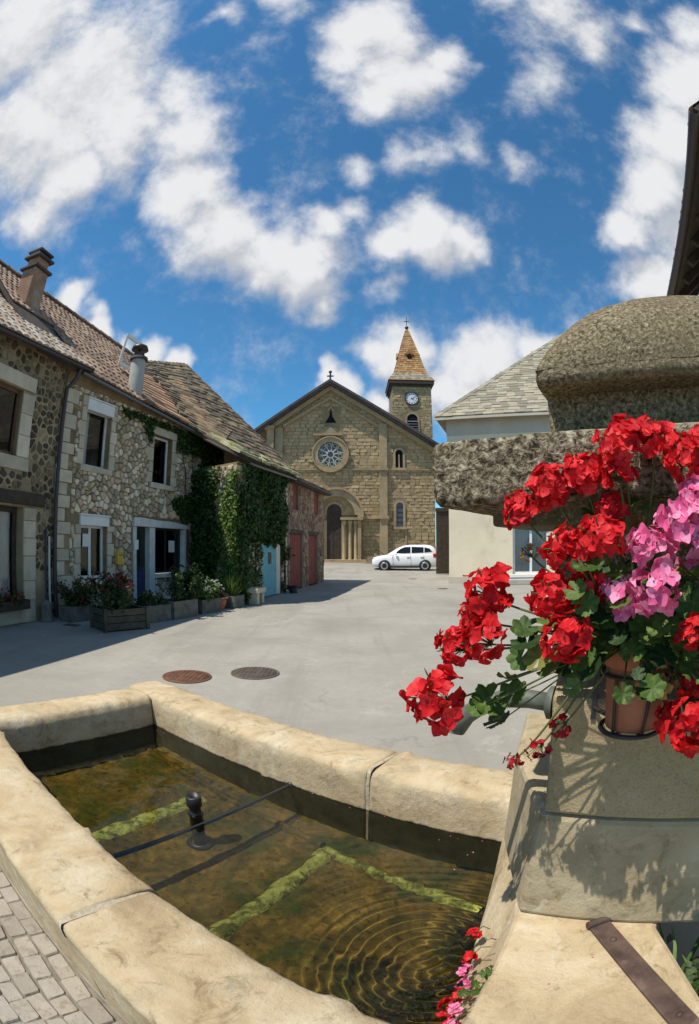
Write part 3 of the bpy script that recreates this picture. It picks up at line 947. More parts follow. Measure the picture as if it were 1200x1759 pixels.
# eave lines (points in plan and height) and the up-slope direction of each roof plane
def roof_plane(fr, oh, za, sa, zb, sb, pitch):
    c, s_ = math.cos(R(pitch)), math.sin(R(pitch))
    nrm = fr.n * s_ + Vector((0, 0, c))
    def P(s, r, lift=0):
        z = lerp(za, zb, (s - sa) / (sb - sa))
        return fr(s, z, oh) - fr.n * (r * c) + Vector((0, 0, r * s_)) + nrm * lift
    return P

ROOF1 = roof_plane(F1, .35, 5.44, -2.7, 5.62, .55, 37.5)
_R2 = roof_plane(F2, .30, 5.47, .6, 5.10, 5.5, 43.5)
def ROOF2(s, r, lift=0):
    return _R2(s, r * (1.06 - .035 * s), lift)      # the ridge sags towards the far end
_R3 = roof_plane(F3, .30, 4.05, -2.0, 4.22, 4.5, 44)
# the slab roof: one sheet from the bent eave of houses 2 and 3 up to a short ridge
EAVE3 = [ROOF2(2.62, 0), ROOF2(5.45, 0), _R3(.30, 0), _R3(4.65, 0)]
TOP3 = [ROOF2(6.0, 5.45), Vector((-6.88, 18.40, 9.05))]
_el = [0.]
for _a, _b in zip(EAVE3, EAVE3[1:]): _el.append(_el[-1] + (_b - _a).length)
SL3, RL3 = _el[-1], 5.6
_up3 = (F3.n * .62 + Vector((0, 0, .78))).normalized()
def ROOF3(s, r, lift=0):
    s_ = min(max(s, 0), SL3)
    k = 0
    while k < 2 and s_ > _el[k + 1]: k += 1
    f = (s_ - _el[k]) / (_el[k + 1] - _el[k])
    e = EAVE3[k].lerp(EAVE3[k + 1], f)
    # round the bend of the eave
    for j in (1, 2):
        d = (s_ - _el[j]) / .7
        if abs(d) < 1: e = e + (EAVE3[j - 1].lerp(EAVE3[j], .75) + EAVE3[j].lerp(EAVE3[j + 1], .25) - EAVE3[j] * 2) * (.25 * (1 - abs(d)) ** 2)
    e = e + (EAVE3[3] - EAVE3[2]).normalized() * (s - s_)
    t = TOP3[0].lerp(TOP3[1], s / SL3)
    return e.lerp(t, r / RL3) + _up3 * lift

def warp_slab(P, s0, s1, r0, r1, name, m, parent, th=.12):
    b = MB()
    b.grid(lambda u, v: P(lerp(s0, s1, u), lerp(r0, r1, v), -.012), 16, 16)
    b.grid(lambda u, v: P(lerp(s1, s0, u), lerp(r0, r1, v), -th), 16, 16)
    for a in (s0, s1): b.grid(lambda u, v: P(a, lerp(r0, r1, u), lerp(-.012, -th, v)), 16, 1)
    b.grid(lambda u, v: P(lerp(s0, s1, u), r0, lerp(-.012, -th, v)), 16, 1)
    return b.build(name, m, parent)

def back_slab(P, s0, s1, r0, r1, name, m, parent, th=.10):
    """the boarding under the tiles, and the far slope of the roof"""
    b = MB()
    A = [P(s0, r0, -.012), P(s1, r0, -.012), P(s1, r1, -.012), P(s0, r1, -.012), P(s0, r0, -th), P(s1, r0, -th), P(s1, r1, -th), P(s0, r1, -th)]
    b.add(A, [(0, 1, 2, 3), (7, 6, 5, 4), (0, 4, 5, 1), (1, 5, 6, 2), (3, 7, 4, 0), (2, 6, 7, 3)])
    return b.build(name, m, parent)

def gutter(P, s0, s1, parent, m='zinc', r=.06):
    b = MB()
    n, k = 14, 7
    def fn(u, v):
        c = P(lerp(s0, s1, u), -.05, -.05); a = math.pi + math.pi * v
        d = (P(s0, 0) - P(s0, .5)); d.z = 0; d.normalize()
        return c + d * (.02 + r * math.cos(a)) + Vector((0, 0, r * math.sin(a)))
    b.grid(fn, n, k)
    g = b.build('gutter', m, parent)
    g.modifiers.new('thick', 'SOLIDIFY').thickness = .006
    return g

# ---------------------------------------------------------------- house 1
h1 = thing('rubble_house', F1(-2, 0), 'dark basalt rubble house with lace curtained window at the near end of the row', 'house')
H1_HOLES = [(-2.35, -1.37, 3.27, 4.60), (-3.05, -1.02, .30, 2.30)]
b = MB(); wall_sheet(b, F1, -8.6, 0, 0, 5.6, H1_HOLES, .25)
b.add([F1(0, 0), F1(0, 0, -7), F1(0, 5.5, -7), F1(0, 9, -3.6), F1(0, 5.6)], [(0, 1, 2, 3, 4)])
w1 = b.build('wall', 'mortar_dark', h1)
rects = [(-2.72, -1.0, 3.02, 4.92), (-3.4, -.36, 2.32, 2.62), (-3.4, -.62, 0, 2.34), (-.62, -.30, 0, 1.0)]
items = []
for poly in rubble_cells(-3.6, -.02, .1, 5.5, .175, .13, rng, rects, .19, drop=.24):
    V, F = stone(F1, poly, -.01, rng.uniform(.008, .03), rng); items.append((shows(V, area(poly)), V, F))
pieces(w1, 'stone', items, 'basalt', 300)
for a0, a1, c0, c1 in ((-2.72, -2.36, 3.02, 4.9), (-1.36, -1.02, 3.27, 4.62)):
    z = c0
    while z < c1 - .1:
        h = min(rng.uniform(.36, .5), c1 - z)
        b = MB(); b.box(F1, a0, a1 + rng.uniform(0, .04), z + .005, z + h - .005, -.05, .025); b.build('quoin', 'quoin', w1, bevel=.01); z += h
b = MB(); b.box(F1, -2.34, -1.0, 4.63, 4.93, -.05, .03); b.build('lintel', 'quoin', w1, bevel=.01)
b = MB(); b.box(F1, -2.75, -.98, 3.0, 3.26, -.05, .05); b.build('sill', 'quoin', w1, bevel=.01)
z = 0
while z < 2.3:
    h = min(rng.uniform(.34, .5), 2.3 - z)
    b = MB(); b.box(F1, -1.0, -.64 + rng.uniform(-.04, .05), z + .005, z + h - .005, -.05, .03); b.build('quoin', 'quoin', w1, bevel=.01); z += h
window(F1, h1, -2.35, -1.37, 3.27, 4.60, 'brown_wood', .10, (0, 0), .07)
window(F1, h1, -3.05, -1.02, .30, 2.30, 'dark_wood', .20, (0, 0), .11, curtain=1)
b = MB(); b.box(F1, -3.5, -.38, 2.345, 2.60, -.04, .07); b.build('lintel_beam', 'dark_wood', h1, bevel=.015)
b = MB(); b.box(F1, -3.4, -1.0, .02, .28, -.03, .05); b.build('plinth_block', 'quoin', h1, bevel=.02)
rf = back_slab(ROOF1, -9, .55, -.02, 6.2, 'roof', 'dark_wood', h1)
pieces(rf, 'tile', roof_items(ROOF1, -6, .55, 0, 6.0, .22, .33, rng, .018, .05, True), 'tile_pale', 300)
b = MB(); b.prism(lambda a, z, o: ROOF1(.55 + o, a, z), [(-.03, -.10), (6.2, -.10), (6.2, .03), (-.03, .03)], 0, .05); b.build('verge_board', 'dark_wood', h1)
gutter(ROOF1, -6, .5, h1, 'pipe_dark')
def ridge(P, s0, s1, r, parent, w=.14):
    n = int((s1 - s0) / .42); q = (s1 - s0) / n
    for i in range(n):
        b = MB(); l0, l1 = rng.uniform(0, .012), rng.uniform(0, .012)
        b.grid(lambda u, v: P(lerp(s0 + i * q, s0 + i * q + q * 1.06, u), r, 0) + Vector((math.cos(v * math.pi) * w * (1 + .08 * (1 - u)), 0, math.sin(v * math.pi) * w * (.9 + .1 * (1 - u)) + lerp(l0, l1, u) + .012 * (1 - u))), 1, 6)
        b.build('ridge_tile', 'tile', parent)
ridge(ROOF1, -5, .55, 6.2, h1)
b = MB(); b.add([ROOF1(-9, 6.2), ROOF1(.55, 6.2), ROOF1(.55, 6.2) - F1.n * 3.8 + Vector((0, 0, -3.6)), ROOF1(-9, 6.2) - F1.n * 3.8 + Vector((0, 0, -3.6))], [(0, 1, 2, 3)]); b.build('rear_roof', 'tile', h1)

# downpipes at the joint of the two houses
b = MB()
q = ROOF1(.10, -.05, -.10)
b.tube([q, q + Vector((-.05, -.05, -.25)), F1(-.02, 5.0, .09), F1(-.03, 2.5, .09), F1(-.03, .05, .09)], .05, 10)
b.build('downpipe', 'pipe_dark', h1)
b = MB(); b.tube([F1(-.20, 1.75, .06), F1(-.20, .04, .06)], .028, 8); b.build('white_pipe', 'old_white', h1)
b = MB(); b.tube([F1(-.30, 1.95, .05), F1(-.30, .04, .05)], .02, 8); b.build('cable_duct', 'pipe_dark', h1)
t = thing('bollard', F1(-.52, 0, .22), 'short grey stone bollard at the foot of the dark rubble wall', 'bollard')
b = MB(); b.lathe(F1(-.52, 0, .22), [(.13, 0), (.125, .28), (.11, .38), (.06, .44), (.001, .455)], 16); b.build('stone_post', 'trough', t)
b = MB(); b.lathe(F1(-.52, .0, .22), [(.15, 0), (.15, .06), (.13, .075)], 16, caps=False); b.build('base_ring', 'trough', t)

# ---------------------------------------------------------------- house 2
h2 = thing('stone_house', F2(3, 0), 'buff rubble house with white framed windows and a brown tiled roof', 'house')
H2_HOLES = [(.80, 1.72, 3.42, 4.80), (3.55, 4.45, 3.32, 4.68), (.84, 1.78, .80, 2.06), (2.95, 5.25, .02, 2.10)]
b = MB(); wall_sheet(b, F2, 0, 7.6, 0, 5.15, H2_HOLES, .24)
b.add([F2(0, 5.15), F2(7.6, 5.15), F2(7.6, 5.02, .1), F2(0, 5.5, .1)], [(0, 1, 2, 3)])
w2 = b.build('wall', 'mortar_pale', h2)
rects = [(h[0] - .2, h[1] + .2, h[2] - .12, h[3] + .24) for h in H2_HOLES[:3]] + [(2.75, 5.42, 0, 2.36), (0, .48, 0, 5.0)]
items = []
for poly in rubble_cells(.02, 6.4, .02, 5.2, .165, .118, rng, rects, .10, drop=.24):
    V, F = stone(F2, poly, -.01, rng.uniform(.02, .06), rng); items.append((shows(V, area(poly)), V, F))
pieces(w2, 'stone', items, 'rubble', 300)
for h, ln in zip(H2_HOLES[:3], (.26, .22, .0)):
    quoins(F2, w2, *h, rng, .17, True, ln)
z = 0
k = 0
while z < 4.9:
    hh = rng.uniform(.24, .36); b = MB(); b.box(F2, .03, rng.uniform(.26, .34) if k % 2 else rng.uniform(.42, .55), z + .008, z + hh - .008, -.04, .045 + rng.uniform(0, .015)); b.build('quoin', 'quoin', w2, bevel=.012); z += hh; k += 1
window(F2, h2, *H2_HOLES[0], 'white_paint', .16, (0, 0), .06, curtain=2)
window(F2, h2, *H2_HOLES[1], 'white_paint', .16, (0, 0), .06)
window(F2, h2, *H2_HOLES[2], 'white_paint', .14, (1, 0), .07)
for k, (a0, a1, c0_, c1_) in enumerate(((.78, 1.75, 4.73, 5.00), (.80, 1.82, 2.04, 2.27))):
    b = MB(); b.box(F2, a0, a1, c0_, c1_, -.12, .06); sb = b.build('shutter_box', 'white_paint', h2, bevel=.01)
    b = MB(); b.box(F2, a0 - .03, a1 + .03, c1_ + .002, c1_ + .035, -.12, .09); b.build('box_lid', 'white_paint', sb)
# door and shop window under one white beam
b = MB()
n = 12
pts = [(2.78 + 2.66 * i / n, 2.11 - .0 * i) for i in range(n + 1)] + [(2.78 + 2.66 * i / n, 2.33 - .10 * (i / n) ** 2 + .012 * math.sin(i)) for i in range(n, -1, -1)]
b.prism(F2, pts, -.10, .08); b.build('beam', 'old_white', h2)
b = MB(); b.box(F2, 3.52, 3.76, .03, 2.10, -.16, .03); b.build('door_post', 'old_white', h2, bevel=.01)
b = MB(); b.box(F2, 2.80, 2.94, .03, 2.10, -.10, .035); b.build('door_post', 'old_white', h2, bevel=.01)
b = MB(); b.box(F2, 5.20, 5.32, .80, 2.10, -.12, .035); b.build('window_post', 'old_white', h2, bevel=.01)
b = MB(); b.box(F2, 3.76, 5.36, .72, .82, -.12, .10); b.build('window_ledge', 'old_white', h2, bevel=.01)
dr = MB(); dr.box(F2, 2.945, 3.515, .03, 2.105, -.20, -.15); dd = dr.build('door', 'green_black', h2)
b = MB(); b.box(F2, 3.0, 3.46, .10, .92, -.149, -.135); b.build('door_panel', 'navy', dd)
b = MB(); b.add([F2(3.01, 1.05, -.147), F2(3.45, 1.05, -.147), F2(3.45, 2.0, -.147), F2(3.01, 2.0, -.147)], [(0, 1, 2, 3)]); b.build('door_pane', 'glass', dd)
b = MB(); b.tube([F2(3.42, .98, -.15), F2(3.42, .98, -.10), F2(3.34, .98, -.095)], .011, 6); b.build('door_handle', 'zinc', dd)
b = MB(); b.box(F2, 2.85, 3.7, .0, .10, -.12, .30); b.build('doorstep', 'quoin', h2, bevel=.015)
window(F2, h2, 3.765, 5.195, .83, 2.10, 'green_black', .14, (1, 0), .06)
items = []
b = MB(); b.add([F2(3.76, 0, -.03), F2(5.3, 0, -.03), F2(5.3, .72, -.03), F2(3.76, .72, -.03)], [(0, 1, 2, 3)]); b.build('apron_wall', 'mortar_pale', h2)
for poly in rubble_cells(3.78, 5.3, .02, .70, .24, .17, rng, (), .12):
    V, F = stone(F2, poly, -.035, rng.uniform(.0, .02), rng); items.append((1, V, F))
pieces(w2, 'stone', items, 'rubble', 60)
for a, z, o, w_, h_ in ((1.05, 1.55, -.135, .26, .30), (2.82, 1.50, .05, .17, .25), (4.62, 1.42, -.135, .30, .34)):
    b = MB(); b.box(F2, a, a + w_, z, z + h_, o, o + .004)
    nt_ = b.build('notice', 'paper', None)
    tag(nt_, {1.05: 'white paper notice in the lower window near the downpipe', 2.82: 'white paper notice on the white door post', 4.62: 'white paper notice in the wide shop window'}[a], 'notice', 'paper notices on the buff house')
t = thing('letter_box', F2(2.16, 1.1, .03), 'small yellow letter box on the rubble wall between window and door', 'letter box')
b = MB(); b.box(F2, 2.06, 2.28, 1.12, 1.42, .03, .14); b.build('box', 'yellow', t, bevel=.012)
b = MB(); b.prism(F2, [(2.05, 1.422), (2.29, 1.422), (2.27, 1.47), (2.07, 1.47)], .03, .15); b.build('lid', 'yellow', t)
b = MB(); b.box(F2, 2.09, 2.25, 1.35, 1.37, .1402, .143); b.build('slot', 'black_plastic', t)

# tile roof on the near half, stone slabs beyond
LZ = 2.75      # where the slabs begin, slanting up to the far end of the ridge
def bound(r): return LZ + .60 * r
rf2 = warp_slab(lambda s, r, l=0: ROOF2(min(s, bound(r)), r, l), -1.2, 6.0, -.02, 5.45, 'roof', 'dark_wood', h2)
pieces(rf2, 'tile', roof_items(ROOF2, -1.2, 6.1, 0, 5.45, .21, .32, rng, .018, .05, True, keep=lambda s, r: s < bound(r) and (s > .28 or r > 2.2)), 'tile', 300)
gutter(ROOF2, .2, 5.4, h2)
ridge(ROOF2, -1.2, 6.05, 5.45, h2)
b = MB(); b.add([ROOF2(-1.2, 5.45), ROOF2(6, 5.45), ROOF2(6, 5.45) - F2.n * 3.8 + Vector((0, 0, -3.6)), ROOF2(-1.2, 5.45) - F2.n * 3.8 + Vector((0, 0, -3.6))], [(0, 1, 2, 3)]); b.build('rear_roof', 'tile', h2)
# brick chimney by the verge of house 1: rendered stack, slab, narrower block, two capping slabs
c0 = _R2(-.40, 3.10, 0)
ch = MB()
Wc = Frame((c0.x, c0.y), (.10, 1))
ch.box(Wc, -.30, .30, c0.z - .6, c0.z + .95, -.25, .25)
ck = ch.build('chimney', 'chimney_stone', h2, bevel=.01)
b = MB(); b.box(Wc, -.38, .38, c0.z + .952, c0.z + 1.03, -.33, .33); b.build('chimney_slab', 'roof_dark', ck, bevel=.01)
b = MB(); b.box(Wc, -.24, .24, c0.z + 1.032, c0.z + 1.32, -.2, .2); b.build('chimney_throat', 'chimney_stone', ck)
b = MB(); b.box(Wc, -.36, .36, c0.z + 1.322, c0.z + 1.40, -.31, .31); b.build('chimney_slab', 'roof_dark', ck, bevel=.01)
for sx in (-.2, .2):
    b = MB(); b.box(Wc, sx - .08, sx + .08, c0.z + 1.402, c0.z + 1.52, -.16, .16); b.build('chimney_brick', 'chimney_stone', ck)
b = MB(); b.box(Wc, -.31, .31, c0.z + 1.522, c0.z + 1.59, -.26, .26); b.build('chimney_slab', 'roof_dark', ck, bevel=.01)

# open roof light and grey chimney
b = MB()
W5 = lambda a, z, o: ROOF2(2.75 + a, 2.0 + z * .5, .10 + z * .80 + o)
for a0, a1, c0_, c1_ in ((0, .07, 0, 1), (.63, .70, 0, 1), (.07, .63, 0, .09), (.07, .63, .91, 1)):
    b.box(W5, a0, a1, c0_, c1_, 0, .05)
sk = b.build('roof_light', 'white_paint', h2)
b = MB(); b.add([W5(.07, .09, .025), W5(.63, .09, .025), W5(.63, .91, .025), W5(.07, .91, .025)], [(0, 1, 2, 3)]); b.build('pane', 'glass', sk)
c0 = ROOF2(2.62, .55)
b = MB(); b.lathe((c0.x, c0.y, c0.z), [(.21, -.4), (.21, .85), (.19, .9)], 18); ck2 = b.build('chimney', 'render_grey', h2)
b = MB(); b.lathe((c0.x, c0.y, c0.z), [(.26, .90), (.26, .97), (.15, .98), (.15, 1.10)], 18); b.build('chimney_collar', 'roof_dark', ck2)
b = MB(); b.lathe((c0.x, c0.y, c0.z), [(.05, 1.10), (.05, 1.2), (.25, 1.2), (.21, 1.32), (.02, 1.40)], 18); b.build('chimney_cowl', 'black_metal', ck2)

# ---------------------------------------------------------------- house 3: ivy clad, sweeping slab roof
h3 = thing('ivy_house', F3(2.4, 0), 'low stone house under ivy with a sagging slab roof and a sky blue door', 'house')
b = MB(); wall_sheet(b, F3, .42, 4.75, 0, 4.0, [(2.35, 3.9, 0, 1.72)], .2)
_c = F3(.42, 0); _e = Vector((-4.85, 14.6, 0))
G3 = Frame(_e, _c - _e)       # its end wall, askew, towards the camera
GL3 = (_c - _e).length
wall_sheet(b, G3, 0, GL3, 0, 4.0, [], .2)
b.add([F3(4.75, 0), F3(4.75, 0, -5), F3(4.75, 8.6, -4.9), F3(4.75, 4.0)], [(0, 1, 2, 3)])
w3 = b.build('wall', 'mortar_pale', h3)
items = []
for poly in rubble_cells(.44, 4.7, .02, 3.95, .24, .18, rng, [(2.2, 4.1, 0, 1.85)], .12):
    V, F = stone(F3, poly, -.01, rng.uniform(.01, .04), rng); items.append((shows(V, area(poly)), V, F))
for poly in rubble_cells(0, GL3 - .02, .02, 3.95, .26, .19, rng, (), .12):
    V, F = stone(G3, poly, -.01, rng.uniform(.01, .04), rng); items.append((shows(V, area(poly)), V, F))
pieces(w3, 'stone', items, 'rubble', 300)
dm = MB(); dm.box(F3, 2.36, 3.50, .02, 1.70, -.06, -.01); bd = dm.build('door', 'blue_door', h3)
for i in range(6):
    b = MB(); b.box(F3, 2.37 + i * .188, 2.37 + i * .188 + .178, .03, 1.69, -.009, .012); b.build('plank', 'blue_door', bd)
b = MB(); b.box(F3, 2.80, 3.06, 1.06, 1.44, .013, .022); b.build('door_pane', 'car_glass', bd)
b = MB(); b.tube([F3(3.40, .85, .01), F3(3.40, .85, .05), F3(3.32, .85, .055)], .012, 6); b.build('door_handle', 'black_metal', bd)
b = MB(); b.box(F3, 3.52, 3.88, .02, 1.71, -.10, .03); b.build('door_side_panel', 'old_white', h3, bevel=.01)
b = MB(); b.box(F3, 2.2, 2.35, 0, 1.74, -.1, .03); b.build('door_jamb', 'blue_door', h3, bevel=.01)
rf3 = warp_slab(ROOF3, 0, SL3, -.02, RL3, 'roof', 'dark_wood', h3, .12)
TWF = lambda r: .40 / max(.36, 1 - .64 * r / RL3)
isflat = lambda s, r: .25 < r < 3.6 and s < 2.3 - .25 * r + .25 * math.sin(r * 5)
pieces(rf3, 'slab', roof_items(ROOF3, -.05, SL3 + .06, 0, RL3 + .05, TWF, .235, rng, .034, .26, wob=.028, keep=lambda s, r: not isflat(s, r)), 'lauze', 300)
pieces(rf3, 'flat_tile', roof_items(ROOF3, 0, 2.6, .25, 3.6, lambda r: .62 / max(.36, 1 - .64 * r / RL3), .30, rng, .03, .14, keep=isflat), 'flat_tile', 60)
pieces(rf3, 'eave_slab', roof_items(ROOF3, 3.4, SL3 + .06, -.12, .28, .42, .20, rng, .05, .3, wob=.035), 'lauze_edge', 60)
vg = []
for i in range(20):
    q = MB(); q.box(lambda a, z, o: ROOF3(SL3 - .06 + a, i * .28 + z, .05 + o + (.02 if i % 2 else 0)), 0, .22, 0, .272, -.05, .04); vg.append((1, q.v, q.f))
pieces(rf3, 'verge_slab', vg, 'lauze', 40)
rs = []
for i in range(24):
    q = MB(); q.box(lambda a, z, o: ROOF3(i * SL3 / 24 + a, RL3 + z, o), 0, SL3 / 24 - .02, -.14, .10, .0, .07 + .02 * (i % 2)); rs.append((1, q.v, q.f))
pieces(rf3, 'ridge_slab', rs, 'lauze', 30)
gutter(lambda s, r, l=0: ROOF3(s, r - .06, l - .06), 5.3, SL3, h3, 'zinc', .05)
b = MB(); b.tube([ROOF3(SL3 * (.35 + .65 * i / 20), .08, -.14) for i in range(21)], .06, 6); b.build('wall_plate', 'dark_wood', h3)
b = MB(); b.add([TOP3[0], TOP3[1], TOP3[1] + Vector((-3.2, .8, -4)), TOP3[0] + Vector((-3.2, .8, -4))], [(0, 1, 2, 3)]); b.build('rear_roof', 'lauze', h3)
# ---------------------------------------------------------------- ivy
ivy = thing('ivy', F3(1, 0, .1), 'dark green ivy climbing over the front of the low stone house', 'ivy')
b = MB()
for k in range(9):
    a = rng.choice((rng.uniform(.6, 1.9), 4.35)); pts = []; z = 0
    while z < 3.6:
        pts.append(F3(a, z, .04)); a += rng.uniform(-.22, .22) if z > 1.8 else 0; z += .3
    b.tube(pts, [.03 * (1 - i / len(pts)) + .008 for i in range(len(pts))], 5)
b.build('stem', 'bark', ivy, 'stuff')
def ivy_front():
    while True:
        a, z = rng.uniform(.35, 4.55), rng.uniform(.1, 3.95)
        if 2.2 < a < 4.0 and z < 1.70 + .08 * math.sin(a * 9): continue
        if 1.1 < a <= 2.2 and z < 1.8 and rng.random() < .6: continue
        if z < 1.2 and rng.random() < .35: continue
        edge = 4.55 - .7 * math.sin(z * 2.3) ** 2
        if a > edge: continue
        if z > 3.3 and a < .85 and rng.random() < .85: continue
        bulge = .10 + .16 * (math.sin(a * 2.7 + z * 1.9) * .5 + .5) + .10 * (math.sin(a * 7 - z * 5) * .5 + .5)
        if z < 1.9 and .8 < a < 4.3: bulge = .07
        return F3(a, z, rng.uniform(.02, bulge)), F3.n + Vector((0, 0, .35))
leaves(b := MB(), 11000, ivy_front, .10, rng); b.build('foliage', 'ivy', ivy, 'stuff')
def ivy_corner():
    while True:
        z = rng.uniform(.6, 3.75); a = GL3 + rng.uniform(-.75, .12)
        if a < GL3 - .3 - .2 * math.sin(z * 3.1) and rng.random() < .75: continue
        if z > 3.2 and a < GL3 - .35: continue
        return G3(a, z, rng.uniform(.03, .22)), G3.n + Vector((0, 0, .3))
leaves(b := MB(), 2300, ivy_corner, .10, rng); b.build('sunlit_foliage', 'ivy_light', ivy, 'stuff')  # sunlight on the corner ivy put in as a lighter leaf green
ivy2 = thing('ivy', F2(6.2, 0, .1), 'near black creeper in the shaded corner of the buff house reaching to its eave', 'ivy')
b = MB()
for k in range(7):
    a = rng.uniform(5.7, 6.8); pts = []; z = 0
    while z < 4.6:
        pts.append(F2(a, z, .06)); a += rng.uniform(-.2, .2); z += .35
    b.tube(pts, [.035 * (1 - i / len(pts)) + .008 for i in range(len(pts))], 5)
b.build('stem', 'bark', ivy2, 'stuff')
def ivy_corner2():
    while True:
        z = rng.uniform(.05, 5.05); a = rng.uniform(2.0, 7.0)
        lim = 5.85 + .3 * math.sin(z * 2.2) - .25 * math.sin(z * 5.3)
        if z > 4.4: lim = 2.2 + 2.2 * (5.05 - z) + .35 * math.sin(a * 5)
        if 2.35 < z < 3.2: lim -= .9 + .35 * math.sin(z * 7)
        if a < lim: continue
        if 3.4 < a < 4.65 and 3.1 < z < 4.95: continue
        return F2(a, z, rng.uniform(.03, .10 + .25 * max(0, min(1, (a - 5.6) / .8)))), F2.n + Vector((0, 0, .35))
leaves(b := MB(), 9000, ivy_corner2, .10, rng); b.build('foliage', 'ivy', ivy2, 'stuff')
def ivy_end():
    z = rng.uniform(.05, 3.9); a = rng.uniform(0, GL3 - .75 - .2 * math.sin(z * 2.7))
    return G3(a, z, rng.uniform(.03, .3)), G3.n + Vector((0, 0, .35))
leaves(b := MB(), 4500, ivy_end, .10, rng); b.build('end_foliage', 'ivy', ivy2, 'stuff')

# ---------------------------------------------------------------- house 4: red doors
h4 = thing('red_door_house', F3(7.2, 0), 'reddish stone outbuilding with red plank doors and shutters beside the ivy', 'house')
H4 = [(5.0, 6.55, 0, 2.12), (7.45, 8.75, 0, 2.12), (5.28, 6.0, 3.02, 3.98), (8.2, 8.95, 3.02, 3.98)]
b = MB(); wall_sheet(b, F3, 4.76, 9.85, 0, 4.12, H4, .2)
b.add([F3(9.85, 0), F3(9.85, 0, -5), F3(9.85, 4.6, -5), F3(9.85, 4.12)], [(0, 1, 2, 3)])
w4 = b.build('wall', 'mortar_red', h4)
items = []
for poly in rubble_cells(4.8, 9.82, .02, 4.08, .27, .19, rng, [(h[0] - .06, h[1] + .06, h[2], h[3] + .12) for h in H4], .12):
    V, F = stone(F3, poly, -.01, rng.uniform(.01, .04), rng); items.append((shows(V, area(poly)), V, F))
pieces(w4, 'stone', items, 'red_stone', 200)
for k, (a0, a1, c0_, c1_) in enumerate(H4):
    nm = 'door' if k < 2 else 'shutter'
    b = MB(); b.box(F3, a0 + .03, a1 - .03, c0_ + .02, c1_ - .02, -.14, -.09); d = b.build(nm, 'red_paint', h4)
    n = max(3, round((a1 - a0) / .2)); pw = (a1 - a0 - .08) / n
    for i in range(n):
        b = MB(); b.box(F3, a0 + .04 + i * pw, a0 + .04 + (i + 1) * pw - .012, c0_ + .03, c1_ - .03, -.089, -.07 + rng.uniform(0, .006)); b.build('plank', 'red_paint', d)
    b = MB(); b.box(F3, a0 - .12, a1 + .12, c1_ + .004, c1_ + .15, -.05, .035); b.build('lintel', 'dark_wood', w4)
ROOF4 = roof_plane(F3, .30, 4.12, 4.7, 4.12, 9.9, 5)
rf4 = back_slab(ROOF4, 4.72, 10.0, -.02, 5.0, 'roof', 'roof_dark', h4, .16)
pieces(rf4, 'slab', roof_items(ROOF4, 4.72, 10.0, 0, 5.0, .42, .3, rng, .03, .2), 'lauze', 60)
gutter(ROOF4, 4.75, 9.95, h4, 'pipe_dark', .06)
# ================================================================== church
CY0 = 38.0
CF = Frame((0, CY0), (1, 0))
GZ = .45
church = thing('church', (0, CY0, GZ), 'tan stone village church with a round window and an orange spired clock tower', 'church')
AX, AZ = -1.55, 14.75            # gable apex
LX, LZ_ = -7.0, 11.0             # left roof end
RX, RZ = 7.0, 9.45               # right roof end
ms = (AZ - LZ_) / (AX - LX); mr_ = (AZ - RZ) / (RX - AX)
def top_at(x):
    return AZ - (AX - x) * ms if x < AX else AZ - (x - AX) * mr_
b = MB()
b.add([CF(-6.6, GZ - .6), CF(6.75, GZ - 1), CF(6.75, top_at(6.75) - .1), CF(AX, AZ - .1), CF(-6.6, top_at(-6.6) - .1)], [(0, 1, 2, 3, 4)])
b.add([CF(6.75, GZ - 1), CF(6.75, GZ - 1, -20), CF(6.75, top_at(6.75) - .1, -20), CF(6.75, top_at(6.75) - .1)], [(0, 1, 2, 3)])
b.add([CF(-6.6, GZ - 1), CF(-6.6, GZ - 1, -20), CF(-6.6, top_at(-6.6) - .1, -20), CF(-6.6, top_at(-6.6) - .1)], [(3, 2, 1, 0)])
cw = b.build('wall', 'ashlar_joint', church)
ROSE = (-1.5, 8.85); PORT = (-1.25, .62)
def in_hole(x, z):
    if math.hypot(x - ROSE[0], z - ROSE[1]) < 1.62: return True
    if abs(x + 1.05) < 2.0 and z < 4.2 or math.hypot(x + 1.05, z - 4.2) < 2.05: return True
    if abs(x - 3.92) < .52 and (3.0 < z < 5.45): return True
    if abs(x - 3.92) < .55 and (7.7 < z < 9.6): return True
    if abs(x + 1.5) < .75 and 11.2 < z < 12.75: return True
    return False
items = []
r = random.Random(11)
z = GZ - .3
while z < 14.6:
    h = r.uniform(.23, .31); x = -6.58 + r.uniform(-.5, 0)
    while x < 6.73:
        w_ = r.uniform(.34, .74)
        poly = [(max(x, -6.58) + .012, z + .011), (min(x + w_, 6.73) - .012, z + .011), (min(x + w_, 6.73) - .012, z + h - .011), (max(x, -6.58) + .012, z + h - .011)]
        x += w_
        if poly[1][0] - poly[0][0] < .12: continue
        cx, cz = (poly[0][0] + poly[1][0]) / 2, z + h / 2
        if in_hole(cx, cz): continue
        poly = clip(poly, AX, AZ - .45, -ms, 1); poly = clip(poly, AX, AZ - .45, mr_, 1)
        if len(poly) < 3 or area(poly) < .02: continue
        V, F = stone(CF, poly, -.005, .012 + r.uniform(0, .02), r, False)
        F = [f for f in F]
        items.append((shows(V, area(poly)), V, F))
    z += h
pieces(cw, 'stone_block', items, 'ashlar', 300)

